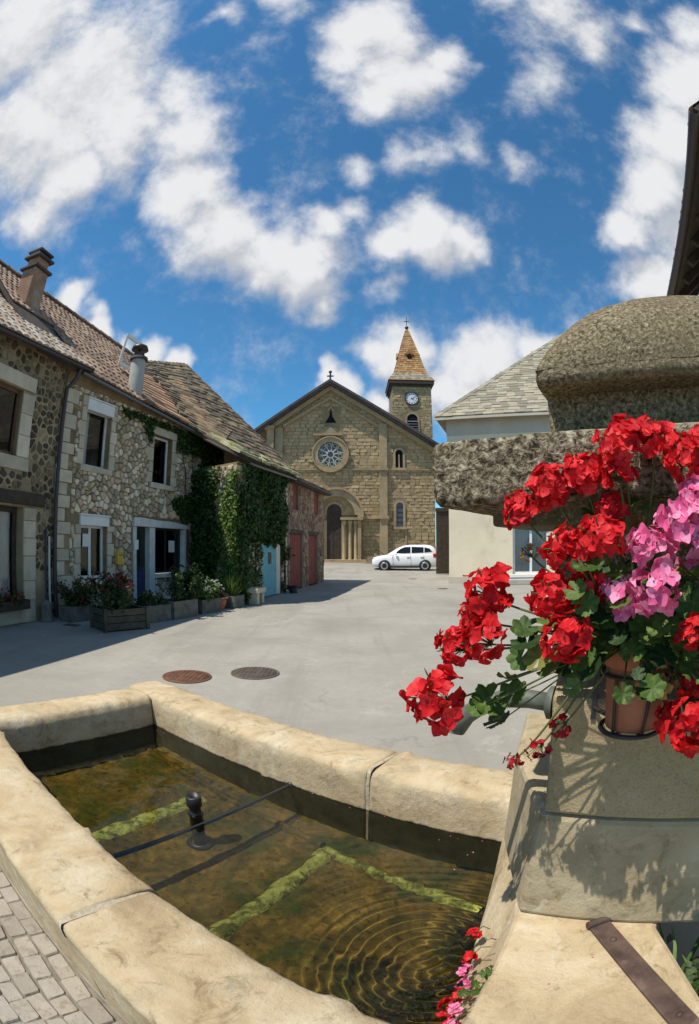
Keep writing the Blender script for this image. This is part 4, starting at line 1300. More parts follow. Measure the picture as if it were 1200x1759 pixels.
def raking(name, o0, o1, dz0, dz1, x0, x1, m):
    b = MB()
    for (xa, xb) in ((x0, AX), (AX, x1)):
        za, zb = top_at(xa), top_at(xb)
        b.prism(CF, [(xa, za + dz0), (xb, zb + dz0), (xb, zb + dz1), (xa, za + dz1)], o0, o1)
    return b.build(name, m, church)
raking('verge', -.3, .85, -.02, .20, -7.5, 7.15, 'roof_dark')
raking('verge_fascia', .0, .78, -.24, -.022, -7.3, 7.05, 'roof_dark')
raking('raking_cornice', .0, .40, -.62, -.26, -6.6, 6.75, 'church_trim')
b = MB()
for sgn, xe, me in ((-1, -7.5, ms), (1, 7.15, mr_)):
    b.add([(AX, CY0 - .8, AZ + .2), (AX, CY0 + 22, AZ + .2), (xe, CY0 + 22, top_at(xe) + .2), (xe, CY0 - .8, top_at(xe) + .2)], [(0, 1, 2, 3)])
b.build('roof', 'lauze', church)
# inner gable moulding over the middle bay, and the pilasters
def tm(x): return AZ - 1.35 - abs(x - AX) * .62
b = MB()
for xa, xb in ((-5.3, AX), (AX, 2.35)):
    b.prism(CF, [(xa, tm(xa)), (xb, tm(xb)), (xb, tm(xb) + .2), (xa, tm(xa) + .2)], .0, .26)
b.build('inner_gable_moulding', 'church_trim', church)
for x0, x1 in ((-5.95, -5.3), (2.35, 2.95)):
    b = MB()
    b.box(CF, x0, x1, GZ - .6, 3.75, 0, .34); b.box(CF, x0 - .08, x1 + .08, 3.752, 3.98, 0, .46)
    b.box(CF, x0, x1, 3.982, 7.55, 0, .26); b.box(CF, x0 - .08, x1 + .08, 7.552, 7.74, 0, .38)
    b.box(CF, x0, x1, 7.742, tm(x0) + .35, 0, .24)
    b.build('pilaster', 'church_trim', church)
b = MB()
for x0, x1 in ((-6.6, -5.97), (-5.28, 2.27), (3.05, 6.75)):
    b.box(CF, x0, x1, 7.60, 7.72, 0, .12)
each(b, 'string_course', 'church_trim', church)
b = MB(); b.box(CF, .9, 2.26, 3.76, 3.96, 0, .3); b.box(CF, .95, 2.26, GZ - .6, GZ + .4, 0, .3); each(b, 'dado_course', 'church_trim', church)
# rose window
def ring(b, w, c, r0, r1, o0, o1, a0=0, a1=2 * math.pi, n=32):
    full = abs(a1 - a0 - 2 * math.pi) < 1e-6
    for i in range(n):
        t0, t1 = a0 + (a1 - a0) * i / n, a0 + (a1 - a0) * (i + 1) / n
        q = [(c[0] + rr * math.cos(t), c[1] + rr * math.sin(t)) for rr, t in ((r0, t0), (r1, t0), (r1, t1), (r0, t1))]
        P = [w(a, z, o) for o in (o0, o1) for a, z in q]
        F = [(4, 5, 6, 7), (1, 2, 6, 5), (0, 4, 7, 3)]
        if not full:
            F += [(0, 1, 5, 4)] if i == 0 else []
            F += [(2, 3, 7, 6)] if i == n - 1 else []
        b.add(P, F)
b = MB(); ring(b, CF, ROSE, 1.0, 1.34, -.02, .24); rw = b.build('rose_window', 'church_trim', church)
b = MB(); ring(b, CF, ROSE, 1.345, 1.45, -.02, .32); b.build('hood_ring', 'church_trim', rw)
b = MB(); ring(b, CF, ROSE, .0, 1.005, .005, .02, n=32); b.build('glazing', 'stained', rw)
b = MB(); ring(b, CF, ROSE, .22, .33, .02, .12, n=20)
for k in range(10):
    a = 2 * math.pi * k / 10 + .15
    ca, sa = math.cos(a), math.sin(a)
    q = [(ROSE[0] + ca * rr - sa * o_ * .05, ROSE[1] + sa * rr + ca * o_ * .05) for rr, o_ in ((.33, -1), (1.0, -1), (1.0, 1), (.33, 1))]
    b.prism(CF, q, .02, .11)
for k in range(10):
    a = 2 * math.pi * (k + .5) / 10 + .15
    ring(b, CF, (ROSE[0] + .78 * math.cos(a), ROSE[1] + .78 * math.sin(a)), .13, .18, .02, .10, n=10)
b.build('tracery', 'tracery', rw)
b = MB(); b.box(CF, -2.9, -.55, 10.35, 10.5, 0, .34); b.prism(CF, [(-2.6, 10.502), (-.85, 10.502), (-1.5, 11.1), (-1.95, 11.1)], 0, .16); b.build('rose_canopy', 'church_trim', church)
# little triangular opening
b = MB(); b.prism(CF, [(-1.95, 11.45), (-1.05, 11.45), (-1.38, 12.0), (-1.44, 12.45), (-1.56, 12.45), (-1.62, 12.0)], -.04, .022); b.build('gable_vent', 'room', church)
b = MB(); b.prism(CF, [(-1.85, 12.35), (-1.5, 12.85), (-1.15, 12.35), (-1.28, 12.35), (-1.5, 12.66), (-1.72, 12.35)], 0, .14); b.build('vent_hood', 'church_trim', church)
b = MB(); b.tube([CF(AX, AZ + .15, .5), CF(AX, AZ + .75, .5)], .07, 8); b.lathe(CF(AX, AZ + .75, .5), [(.0, 0), (.13, .08), (.13, .2), (.0, .28)], 10)
b.box(CF, AX - .26, AX + .26, AZ + .48, AZ + .58, .46, .54); b.build('gable_cross', 'black_metal', church)

def arched(w, parent, cx, z0, z1, hw, o, name, pane='room', trim='church_trim', tw=.16, sill=True, tp=.10):
    n = 12
    pts = [(cx - hw, z0), (cx + hw, z0)] + [(cx + hw * math.cos(math.pi * i / n), z1 - hw + hw * math.sin(math.pi * i / n)) for i in range(n + 1)]
    b = MB(); b.prism(w, pts, -.1, o); wd = b.build(name, pane, parent)
    b = MB(); ring(b, w, (cx, z1 - hw), hw, hw + tw, -.02, tp, 0, math.pi, 12)
    b.box(w, cx - hw - tw, cx - hw, z0, z1 - hw, -.02, tp); b.box(w, cx + hw, cx + hw + tw, z0, z1 - hw, -.02, tp)
    b.build('surround', trim, wd)
    if sill:
        b = MB(); b.box(w, cx - hw - tw * 1.6, cx + hw + tw * 1.6, z0 - .2, z0 - .003, -.02, tp + .12); b.build('sill', trim, wd)
    return wd
nw = arched(CF, church, 3.92, 7.78, 9.25, .30, .02, 'niche_window')
b = MB(); b.tube([CF(3.92, 7.8, .05), CF(3.92, 8.85, .05)], .05, 6); b.build('mullion', 'church_trim', nw)
lw = arched(CF, church, 3.92, 3.15, 5.05, .28, .02, 'lancet_window', 'stained')
b = MB()
for k in range(4):
    b.box(CF, 3.66, 4.18, 3.5 + k * .38, 3.55 + k * .38, .021, .05)
each(b, 'glazing_bar', 'black_metal', lw)
b = MB(); b.box(CF, 4.34, 4.46, GZ, 2.9, 0, .10); b.box(CF, 3.35, 3.47, GZ, 2.9, 0, .07); each(b, 'wall_rib', 'church_trim', church)
# portal: projecting arch on columns, dark doorway, steps
pc = (-1.05, 4.05)
b = MB()
b.box(CF, -3.0, -2.35, GZ - .5, 4.05, 0, .55); 
ring(b, CF, pc, 1.45, 1.95, 0, .55, 0, math.pi, 24)
b.box(CF, .62, .90, GZ - .5, 4.05, 0, .55)
po = b.build('portal', 'church_trim', church)
b = MB(); ring(b, CF, pc, 1.96, 2.14, 0, .72, -.1, math.pi + .1, 24); b.build('hood_moulding', 'church_trim', po)
b = MB(); ring(b, CF, (-1.05, 4.05), .0, 1.46, .01, .05, 0, math.pi, 20); b.build('tympanum', 'church_trim', po)
n = 14; dx0, dx1, dzs = -1.75, -.62, 4.35
hw = (dx1 - dx0) / 2; dcx = (dx0 + dx1) / 2
b = MB(); b.prism(CF, [(dx0, GZ), (dx1, GZ)] + [(dcx + hw * math.cos(math.pi * i / n), dzs + hw * math.sin(math.pi * i / n)) for i in range(n + 1)], -.1, .062); b.build('door', 'dark_wood', po)
b = MB(); b.box(CF, -1.72, -1.25, GZ + .03, 4.3, .063, .09); b.build('door_leaf', 'dark_wood', po)
b = MB(); ring(b, CF, (dcx, dzs), hw, hw + .2, .0, .16, 0, math.pi, 16); b.build('door_arch', 'church_trim', po)
b = MB(); b.box(CF, -.62, .62, GZ - .4, 3.65, 0, .14); b.box(CF, -2.35, -1.75, GZ - .4, 3.65, 0, .14); each(b, 'jamb', 'church_trim', po)
for x in (-.42, .05, .48):
    b = MB(); b.lathe(CF(x, GZ + .02, .36), [(.19, 0), (.19, .16), (.13, .24), (.12, 2.75), (.19, 2.98), (.20, 3.14)], 14); b.build('column', 'church_trim', po)
b = MB(); b.box(CF, -.70, 1.02, 3.66, 3.86, .0, .70); b.build('impost', 'church_trim', po)
for k in range(3):
    b = MB(); b.box(CF, -3.2 - k * .25, 1.3 + k * .25, -.2, GZ + .17 - k * .17, .0 if k == 0 else .95 + (k - 1) * .34 + .002, .95 + k * .34); b.build('step', 'church_trim', church, bevel=.01)
t = thing('ramp_rail', (2.0, 36.6, .3), 'low stone ramp wall sloping down beside the church steps', 'wall')
b = MB(); b.prism(lambda a, z, o: Vector((a, 36.8 - o, z)), [(1.85, .1), (3.0, .1), (3.0, .45), (1.85, 1.15)], 0, .25); b.build('ramp_wall', 'church_trim', t)
b = MB(); b.tube([(1.9, 36.65, 1.15), (1.9, 36.65, 1.45), (3.0, 36.65, .75), (3.0, 36.65, .4)], .03, 6); b.build('handrail', 'black_metal', t)

# left return: low aisle seen above the slab roofs
b = MB(); b.box(CF, -6.55, -6.0, 6, 10.9, 0, .5); b.box(CF, -6.75, -5.97, 10.902, 11.15, -.2, .62); b.build('aisle_pier', 'church_trim', church)
# tower
TF = Frame((0, 46.0), (1, 0))
tx0, tx1 = 4.2, 8.1
b = MB()
b.box(TF, tx0, tx1, 6, 17.55, -4.0, 0)
tw_ = b.build('tower', 'ashlar_joint', church)
items = []; z = 10.2
while z < 17.5:
    h = r.uniform(.23, .31); x = tx0 - r.uniform(0, .5)
    while x < tx1:
        w_ = r.uniform(.34, .72); a0, a1 = max(x, tx0) + .012, min(x + w_, tx1) - .012; x += w_
        if a1 - a0 < .12 or z + h > 17.55: continue
        cx, cz = (a0 + a1) / 2, z + h / 2
        if abs(cx - 6.12) < .85 and cz < 15.0 or math.hypot(cx - 6.12, cz - 16.05) < .78: continue
        V, F = stone(TF, [(a0, z + .01), (a1, z + .01), (a1, z + h - .01), (a0, z + h - .01)], -.005, .012 + r.uniform(0, .015), r, False)
        items.append((shows(V, w_ * h), V, F))
    z += h
pieces(tw_, 'stone_block', items, 'ashlar', 120)
b = MB(); b.box(TF, tx0 - .12, tx1 + .12, 17.3, 17.55, -4.1, .12); b.box(TF, tx0 - .3, tx1 + .3, 17.552, 17.9, -4.25, .3); b.build('tower_cornice', 'dark_wood', tw_)
bw = arched(TF, tw_, 6.12, 11.6, 14.45, .52, .03, 'belfry_opening', 'room', 'church_trim', .18, False)
for k in range(9):
    b = MB(); b.prism(lambda a, z, o: TF(6.12 + o, z, a), [(.04, 11.7 + k * .25), (.16, 11.62 + k * .25), (.16, 11.66 + k * .25), (.04, 11.76 + k * .25)], -.5, .5); b.build('louvre', 'zinc', church)
cc = (6.12, 16.05)
b = MB(); ring(b, TF, cc, .60, .70, 0, .14, n=28); b.build('clock_ring', 'dark_wood', church)
b = MB(); ring(b, TF, cc, 0.0, .601, 0, .08, n=28); cl = b.build('clock_face', 'clock_white', church)
b = MB()
for k in range(12):
    a = math.pi * k / 6; ca, sa = math.sin(a), math.cos(a)
    q = [(cc[0] + ca * rr + sa * o_ * (.035 if k % 3 else .05), cc[1] + sa * rr - ca * o_ * (.035 if k % 3 else .05)) for rr, o_ in ((.42, -1), (.54, -1), (.54, 1), (.42, 1))]
    b.prism(TF, q, .081, .088)
each(b, 'hour_mark', 'black_plastic', cl)
for a, ln, wd in ((R(128), .30, .036), (R(62), .45, .027)):
    ca, sa = math.sin(a), math.cos(a)
    q = [(cc[0] + ca * rr + sa * o_ * wd, cc[1] + sa * rr - ca * o_ * wd) for rr, o_ in ((-.1, -1), (ln, -.5), (ln, .5), (-.1, 1))]
    b = MB(); b.prism(TF, q, .092, .10); b.build('hand', 'black_plastic', cl)
# spire: flared foot, steep upper part, courses of tiles
sp = MB()
tcx, tcy = (tx0 + tx1) / 2, 46 + 2.0
prof = [(2.34, 17.95), (2.22, 18.12), (1.76, 18.75), (1.42, 19.8), (1.02, 21.4), (.62, 22.9), (.28, 24.1), (.05, 24.75)]
for i in range(len(prof) - 1):
    (w0, z0_), (w1_, z1_) = prof[i], prof[i + 1]
    P = [(tcx + sx * w0, tcy + sy * w0, z0_) for sx, sy in ((-1, -1), (1, -1), (1, 1), (-1, 1))] + [(tcx + sx * w1_, tcy + sy * w1_, z1_) for sx, sy in ((-1, -1), (1, -1), (1, 1), (-1, 1))]
    sp.add(P, [(0, 1, 5, 4), (1, 2, 6, 5), (2, 3, 7, 6), (3, 0, 4, 7)])
sp.add([(tcx + sx * 2.34, tcy + sy * 2.34, 17.95) for sx, sy in ((-1, -1), (1, -1), (1, 1), (-1, 1))], [(3, 2, 1, 0)])
spo = sp.build('spire', 'spire', church)
def sp_w(z):
    for (w0, z0_), (w1_, z1_) in zip(prof, prof[1:]):
        if z <= z1_: return lerp(w0, w1_, (z - z0_) / (z1_ - z0_))
    return .05
tb, fb = MB(), MB(); z = 18.1
while z < 24.5:
    w0, w1_ = sp_w(z), sp_w(z + .3)
    n = max(1, round(w0 * 2 / .32))
    for face in range(2):
        for i in range(n):
            a0, a1 = -w0 + 2 * w0 * i / n, -w0 + 2 * w0 * (i + 1) / n - .02
            k = w1_ / w0
            f = (lambda a, o, zz: (tcx + a, tcy - o, zz)) if face == 0 else (lambda a, o, zz: (tcx - o, tcy + a, zz))
            e = r.uniform(.03, .06)
            P = [f(a0, w0 + e, z), f(a1, w0 + e, z), f(a1 * k, w1_ + .01, z + .3), f(a0 * k, w1_ + .01, z + .3), f(a0, w0 - .02, z), f(a1, w0 - .02, z)]
            (tb if z > 18.75 else fb).add(P, [(0, 1, 2, 3), (4, 5, 1, 0)])
    z += .25
tb.build('spire_tile', 'spire', spo, 'stuff')
fb.build('spire_foot_tile', 'slate', spo, 'stuff')
b = MB(); b.tube([(tcx, tcy, 24.4), (tcx, tcy, 26.2)], .035, 6); b.lathe((tcx, tcy, 24.65), [(.0, 0), (.2, .12), (.2, .3), (0, .42)], 10); b.box(lambda a, z, o: Vector((tcx + a, tcy + o, z)), -.3, .3, 25.6, 25.66, -.03, .03); b.build('finial_cross', 'black_metal', spo)
for dxx, f in ((0, 'front'),):
    w0 = sp_w(20.7)
    b = MB()
    WL = lambda a, z, o: Vector((tcx + a, tcy - w0 + .35 - o, z))
    b.box(WL, -.36, .36, 20.55, 21.15, -.3, .32); b.prism(WL, [(-.48, 21.152), (.48, 21.152), (0, 21.75)], -.4, .42); ln = b.build('lucarne', 'spire', spo)
    b = MB(); b.prism(WL, [(-.22, 20.65), (.22, 20.65), (.22, 21.05), (0, 21.3), (-.22, 21.05)], .2, .425); b.build('lucarne_opening', 'room', church)
for sgn in (-1, 1):
    b = MB(); WL = lambda a, z, o: Vector((tcx + sgn * (w0 - .35 + o), tcy + a, z))
    b.box(WL, -.36, .36, 20.55, 21.15, -.3, .30); b.prism(WL, [(-.48, 21.152), (.48, 21.152), (0, 21.75)], -.4, .40); b.build('lucarne', 'spire', spo)

# dark boards fill the gap right of the church
t = thing('timber_boards', (6.2, 27.5, 0), 'tall dark timber boards filling the gap between church and cream cottage', 'gate')
GW = Frame((4.93, 27.5), (1, 0))
for i in range(9):
    b = MB(); b.box(GW, i * .30, i * .30 + .294, .05, 3.6, 0, .05 + rng.uniform(0, .01)); b.build('board', 'dark_wood', t)
b = MB(); b.box(GW, -.0, 2.8, .5, .65, -.08, -.002); b.box(GW, -.0, 2.8, 2.6, 2.75, -.08, -.002); b.box(GW, .0, 2.8, .05, .5, -.03, -.002); b.box(GW, .0, 2.8, .652, 2.598, -.03, -.002); b.box(GW, .0, 2.8, 2.752, 3.6, -.03, -.002); each(b, 'ledge', 'dark_wood', t)
b = MB(); b.box(GW, -.02, 2.8, 3.602, 3.8, -.1, .12); b.build('top_board', 'dark_wood', t)

# ================================================================== cream cottage
cot = thing('cottage', (8, 20.4, 0), 'cream rendered cottage with a pale stone slate roof behind the fountain', 'house')
KF = Frame((4.30, 20.8), (1, -.38))
KH = [(2.78, 4.35, .40, 2.42), (7.2, 8.6, .4, 2.4)]
b = MB(); wall_sheet(b, KF, 0, 14, -.1, 6.45, KH, .25)
KS = Frame(KF(0, 0) - KF.n * 14, KF.n)
wall_sheet(b, KS, 0, 14, -.1, 6.45, [], .2)
wk = b.build('wall', 'cottage', cot)
b = MB(); b.box(KF, -.012, 14, 6.452, 7.2, -14.0, .012); b.build('eave_shade_band', 'cottage_grey', cot)  # shadow under the eave painted in as a greyer band
b = MB(); b.box(KF, -.02, 14, -.08, .3, -.01, .03); b.build('plinth_band', 'cottage_grey', cot)
for h in KH:
    window(KF, cot, *h, 'white_paint', .12, (1, 0), .10, curtain=1)
    b = MB(); b.box(KF, h[0] - .15, h[1] + .15, h[2] - .14, h[2] - .004, -.1, .12); b.build('sill', 'white_paint', cot, bevel=.01)
b = MB(); b.box(KF, 2.5, 4.9, .0, .22, .04, .75); b.build('threshold_slab', 'render_grey', cot, bevel=.02)
HP = R(44)
def ROOFK(s, r_, l=0):
    return KF(s, 7.22, .45) - KF.n * (r_ * math.cos(HP)) + Vector((0, 0, r_ * math.sin(HP))) + (KF.n * math.sin(HP) + Vector((0, 0, math.cos(HP)))) * l
b = MB()
e0, e1, run = -.45, 15, 7.45
zr = 7.22 + run * math.tan(HP)
b.add([KF(e0, 7.215, .45), KF(e1, 7.215, .45), KF(e1, zr, .45 - run), KF(e0 + run, zr, .45 - run)], [(0, 1, 2, 3)])
b.add([KF(e0, 7.215, .45), KF(e0 + run, zr, .45 - run), KF(e0, 7.215, .45 - 2 * run)], [(0, 1, 2)])
b.add([KF(e0, 7.21, .45), KF(e1, 7.21, .45), KF(e1, 7.21, -14), KF(e0, 7.21, -14)], [(3, 2, 1, 0)])
rk = b.build('roof', 'slate', cot)
items = roof_items(ROOFK, e0, 11.5, 0, run / math.cos(HP), .42, .26, rng, .022, .22, wob=.02, keep=lambda s, r_: s > e0 + r_ * math.cos(HP) + .05)
pieces(rk, 'slate', items, 'slate', 300)
hp = []
for i in range(30):
    q = MB(); u0, u1 = i / 30, (i + 1.15) / 30
    A, B_ = KF(e0, 7.25, .45), KF(e0 + run, zr + .03, .45 - run)
    p0, p1 = A.lerp(B_, u0), A.lerp(B_, min(1, u1))
    q.add([p0 + Vector((-.12, .02, .0)), p0 + Vector((.16, -.1, .02)), p1 + Vector((.16, -.1, .0)), p1 + Vector((-.12, .02, -.02)), p0 + Vector((0, -.02, .09)), p1 + Vector((0, -.02, .06))], [(0, 4, 5, 3), (4, 1, 2, 5), (0, 1, 4)])
    hp.append((1, q.v, q.f))
pieces(rk, 'hip_slate', hp, 'slate', 40)
b = MB(); b.box(KF, e0, 12, 7.10, 7.205, .40, .47); b.build('eave_board', 'cottage_grey', cot)

# ================================================================== tall house at the right edge: its eave overhead
RFr = Frame((6.15, 6.4), (-.47, -.88))
rh = thing('tall_house', RFr(4, 0), 'tall house at the picture edge showing only its dark overhanging eave', 'house')
b = MB()
b.add([RFr(0, -.1, -.55), RFr(4.75, -.1, -.55), RFr(4.75, 6.3, -.55), RFr(0, 6.3, -.55)], [(0, 1, 2, 3)])
b.add([RFr(0, -.1, -.55), RFr(0, 6.3, -.55), RFr(0, 6.3, -8), RFr(0, -.1, -8)], [(0, 1, 2, 3)])
b.add([RFr(4.75, -.1, -.55), RFr(4.75, 6.3, -.55), RFr(4.75, 6.3, -8), RFr(4.75, -.1, -8)], [(3, 2, 1, 0)])
b.build('wall', 'cottage_grey', rh)
def ROOFR(s, r_, l=0):
    return RFr(s, 6.0, .30) - RFr.n * (r_ * .77) + Vector((0, 0, r_ * .64)) + (RFr.n * .64 + Vector((0, 0, .77))) * l
rr = back_slab(ROOFR, -.4, 4.95, -.02, 6, 'roof', 'dark_wood', rh, .16)
pieces(rr, 'tile', roof_items(ROOFR, -.4, 4.95, 0, 6, .25, .33, rng, .018, .05, True), 'tile', 200)
for i in range(9):
    b = MB(); s_ = -.2 + i * .6
    b.box(lambda a, z, o: ROOFR(s_ + a, o, z), 0, .09, -.30, -.165, .05, 1.2); b.build('rafter_end', 'dark_wood', rh)
gutter(ROOFR, -.4, 4.95, rh, 'pipe_dark', .07)

# ================================================================== car
def make_car(x, y, z, yaw, label):
    car = thing('parked_car', (0, 0, 0), label, 'car')
    st = [(0, .54, .40, .70), (.05, .70, .30, .80), (.20, .80, .24, .90), (.55, .86, .22, .98), (1.05, .885, .22, 1.05), (1.6, .895, .22, 1.08), (2.6, .90, .22, 1.11), (3.5, .895, .22, 1.14), (3.98, .88, .24, 1.16), (4.22, .84, .30, 1.14), (4.30, .76, .36, 1.02)]
    def section(i, k):
        xx, hw, zb, zt = st[i]
        q = [(-.80, zb), (-.97, zb + .10), (-1.0, zb + (zt - zb) * .45), (-.985, zb + (zt - zb) * .72), (-.92, zt - .03), (-.80, zt), (0, zt + .025), (.80, zt), (.92, zt - .03), (.985, zb + (zt - zb) * .72), (1.0, zb + (zt - zb) * .45), (.97, zb + .10), (.80, zb), (0, zb - .02)]
        return (xx, q[k][0] * hw, q[k][1])
    b = MB(); n = 14
    V = [section(i, k) for i in range(len(st)) for k in range(n)]
    F = [(i * n + k, i * n + (k + 1) % n, (i + 1) * n + (k + 1) % n, (i + 1) * n + k) for i in range(len(st) - 1) for k in range(n)]
    F += [tuple(range(n)), tuple(range((len(st) - 1) * n + n - 1, (len(st) - 1) * n - 1, -1))]
    b.add(V, F, True)
    body = b.build('body', 'car_white', car, fix=True)
    md = body.modifiers.new('sub', 'SUBSURF'); md.levels = md.render_levels = 2
    # greenhouse
    lv = [(1.06, 1.02, 4.27, .81), (1.30, 1.40, 4.22, .755), (1.52, 1.78, 4.08, .69), (1.645, 2.12, 3.86, .615), (1.69, 2.5, 3.5, .50)]
    b = MB()
    P = []
    for zz, xf, xr, hw in lv:
        P += [(xf, -hw * .86, zz), (xf + .22, -hw, zz), (xr - .3, -hw, zz), (xr, -hw * .80, zz), (xr, hw * .80, zz), (xr - .3, hw, zz), (xf + .22, hw, zz), (xf, hw * .86, zz)]
    F = [(i * 8 + k, i * 8 + (k + 1) % 8, (i + 1) * 8 + (k + 1) % 8, (i + 1) * 8 + k) for i in range(4) for k in range(8)] + [tuple(range(32, 40))]
    b.add(P, F, True)
    gh = b.build('roof', 'car_white', car, fix=True)
    def hwz(zz):
        for (a, *_, h0), (c, *_, h1_) in zip(lv, lv[1:]):
            if zz <= c: return lerp(h0, h1_, (zz - a) / (c - a))
        return .5
    for sgn in (-1, 1):
        for q in ([(1.55, 1.14), (2.55, 1.17), (2.55, 1.565), (2.14, 1.545), (1.84, 1.42)], [(2.62, 1.17), (3.40, 1.195), (3.40, 1.535), (2.62, 1.567)], [(3.46, 1.20), (3.96, 1.25), (3.80, 1.44), (3.46, 1.53)]):
            b = MB()
            b.prism(lambda a, zz, o: Vector((a, sgn * (hwz(zz) + o), zz)), q, -.02, .026); b.build('side_window', 'car_glass', car)
        b = MB()
        for a in (1.42, 2.585, 3.45):
            b.box(lambda aa, zz, o: Vector((a + aa - (zz - .6) * .1, sgn * o, zz)), -.006, .006, .36, 1.0, .86, .905)
        each(b, 'door_gap', 'black_plastic', car)
        for a in (2.4, 3.28):
            b = MB(); b.box(lambda aa, zz, o: Vector((a + aa, sgn * o, zz)), -.09, .09, .90, .925, .87, .925); b.build('door_handle', 'car_white', car)
        b = MB(); b.lathe((1.62, sgn * .95, 1.10), [(.001, -.07), (.07, -.05), (.09, 0), (.07, .06), (.001, .07)], 10); b.build('mirror', 'car_white', car)
        b = MB(); b.box(lambda aa, zz, o: Vector((aa, sgn * o, zz)), .85, 3.45, .20, .31, .80, .895); b.build('sill_trim', 'black_plastic', car)
        b = MB(); b.lathe((.18, sgn * .62, .80), [(.001, -.05), (.10, -.03), (.12, .03), (.001, .10)], 12, axis=(-.7, sgn * .5, .5)); b.build('headlight', 'lamp_clear', car)
        b = MB(); b.box(lambda aa, zz, o: Vector((aa, sgn * o, zz)), 4.02, 4.26, .86, 1.12, .62, .86); b.build('tail_light', 'tail_red', car, bevel=.03)
        for a in (.86, 3.50):
            b = MB(); b.lathe((a, sgn * .70, .34), [(.385, 0), (.39, .205), (.30, .21)], 28, axis=(0, sgn, 0)); b.build('wheel_arch', 'black_plastic', car)
            b = MB(); b.lathe((a, sgn * .68, .33), [(.20, .0), (.31, .0), (.33, .03), (.33, .20), (.31, .235), (.22, .24)], 28, axis=(0, sgn, 0), caps=False); wh = b.build('wheel', 'rubber', car)
            b = MB(); b.lathe((a, sgn * .68, .33), [(.25, .20), (.245, .244), (.20, .232), (.001, .222)], 24, axis=(0, sgn, 0))
            rim = b.build('rim', 'alloy', wh)
            b = MB()
            for k in range(5):
                an = k * 2 * math.pi / 5 + .3
                c_, s_ = math.cos(an), math.sin(an)
                q = [(c_ * rr - s_ * t_, s_ * rr + c_ * t_) for rr, t_ in ((.09, -.03), (.185, -.022), (.185, .022), (.09, .03))]
                an2 = an + math.pi / 5; c2, s2 = math.cos(an2), math.sin(an2)
                q = [(c2 * rr - s2 * t_, s2 * rr + c2 * t_) for rr, t_ in ((.10, -.008), (.17, -.022), (.17, .022), (.10, .008))]
                b.prism(lambda aa, zz, o: Vector((a + aa, sgn * (.68 + o), .33 + zz)), q, .228, .2345)
            each(b, 'spoke_gap', 'black_plastic', wh)
    b = MB(); W_ = lambda a, zz, o: Vector((lerp(1.06, 1.80, zz) + .03 - o, a * lerp(.66, .57, zz), lerp(1.09, 1.53, zz)))
    b.grid(lambda u_, v_: W_(u_ * 2 - 1, v_, .045 + .05 * (1 - (u_ * 2 - 1) ** 2)), 8, 2); b.build('windscreen', 'car_glass', car)
    b = MB(); b.grid(lambda u_, v_: Vector((lerp(4.26, 4.05, v_) + .018, (u_ * 2 - 1) * lerp(.58, .50, v_), lerp(1.18, 1.53, v_))), 4, 2); b.build('rear_window', 'car_glass', car)
    b = MB(); b.box(lambda a, zz, o: Vector((o, a, zz)), -.42, .42, .36, .52, -.012, .04); b.build('grille', 'black_plastic', car)
    b = MB(); b.box(lambda a, zz, o: Vector((o, a, zz)), -.26, .26, .54, .645, -.022, .02); b.build('number_plate', 'paper', car)
    car.rotation_euler.z = yaw
    c_, s_ = math.cos(yaw), math.sin(yaw)
    car.location = (x - (c_ * 2.15), y - (s_ * 2.15), z)
    return car
make_car(3.68, 32.4, .03, R(-9), 'white compact crossover parked in front of the church')

# ================================================================== planters and plants along house 2
def planter(x, y, yaw, L_, D_, H_, label, m, boards=0):
    t = thing('planter', (x, y, 0), label, 'planter', 'planters along the house fronts')
    c_, s_ = math.cos(yaw), math.sin(yaw)
    w = lambda a, z, o: Vector((x + c_ * a - s_ * o, y + s_ * a + c_ * o, z))
    th = .05
    for a0, a1, o0, o1, fr in ((-L_ / 2, L_ / 2, -D_ / 2, -D_ / 2 + th, 1), (-L_ / 2, L_ / 2, D_ / 2 - th, D_ / 2, 1), (-L_ / 2, -L_ / 2 + th, -D_ / 2 + th, D_ / 2 - th, 0), (L_ / 2 - th, L_ / 2, -D_ / 2 + th, D_ / 2 - th, 0)):
        if boards:
            for k in range(boards):
                b = MB(); b.box(w, a0 + .002, a1 - .002, .03 + H_ * k / boards, .03 + H_ * (k + 1) / boards - .012, o0 + .002, o1 - .002); b.build('board', m, t, bevel=.006)
        else:
            b = MB(); b.box(w, a0, a1, .0, H_, o0, o1); b.build('side', m, t, bevel=.012)
    if boards:
        for sx in (-1, 1):
            for sy in (-1, 1):
                b = MB(); b.box(w, sx * L_ / 2 - .035, sx * L_ / 2 + .035, 0, H_ + .05, sy * D_ / 2 - .035, sy * D_ / 2 + .035); b.build('corner_post', m, t, bevel=.005)
    b = MB(); b.grid(lambda u, v: w((u - .5) * (L_ - .1), H_ - .05 + .02 * math.sin(u * 9) * math.sin(v * 7), (v - .5) * (D_ - .1)), 8, 6); b.build('soil', 'soil', t)
    return t

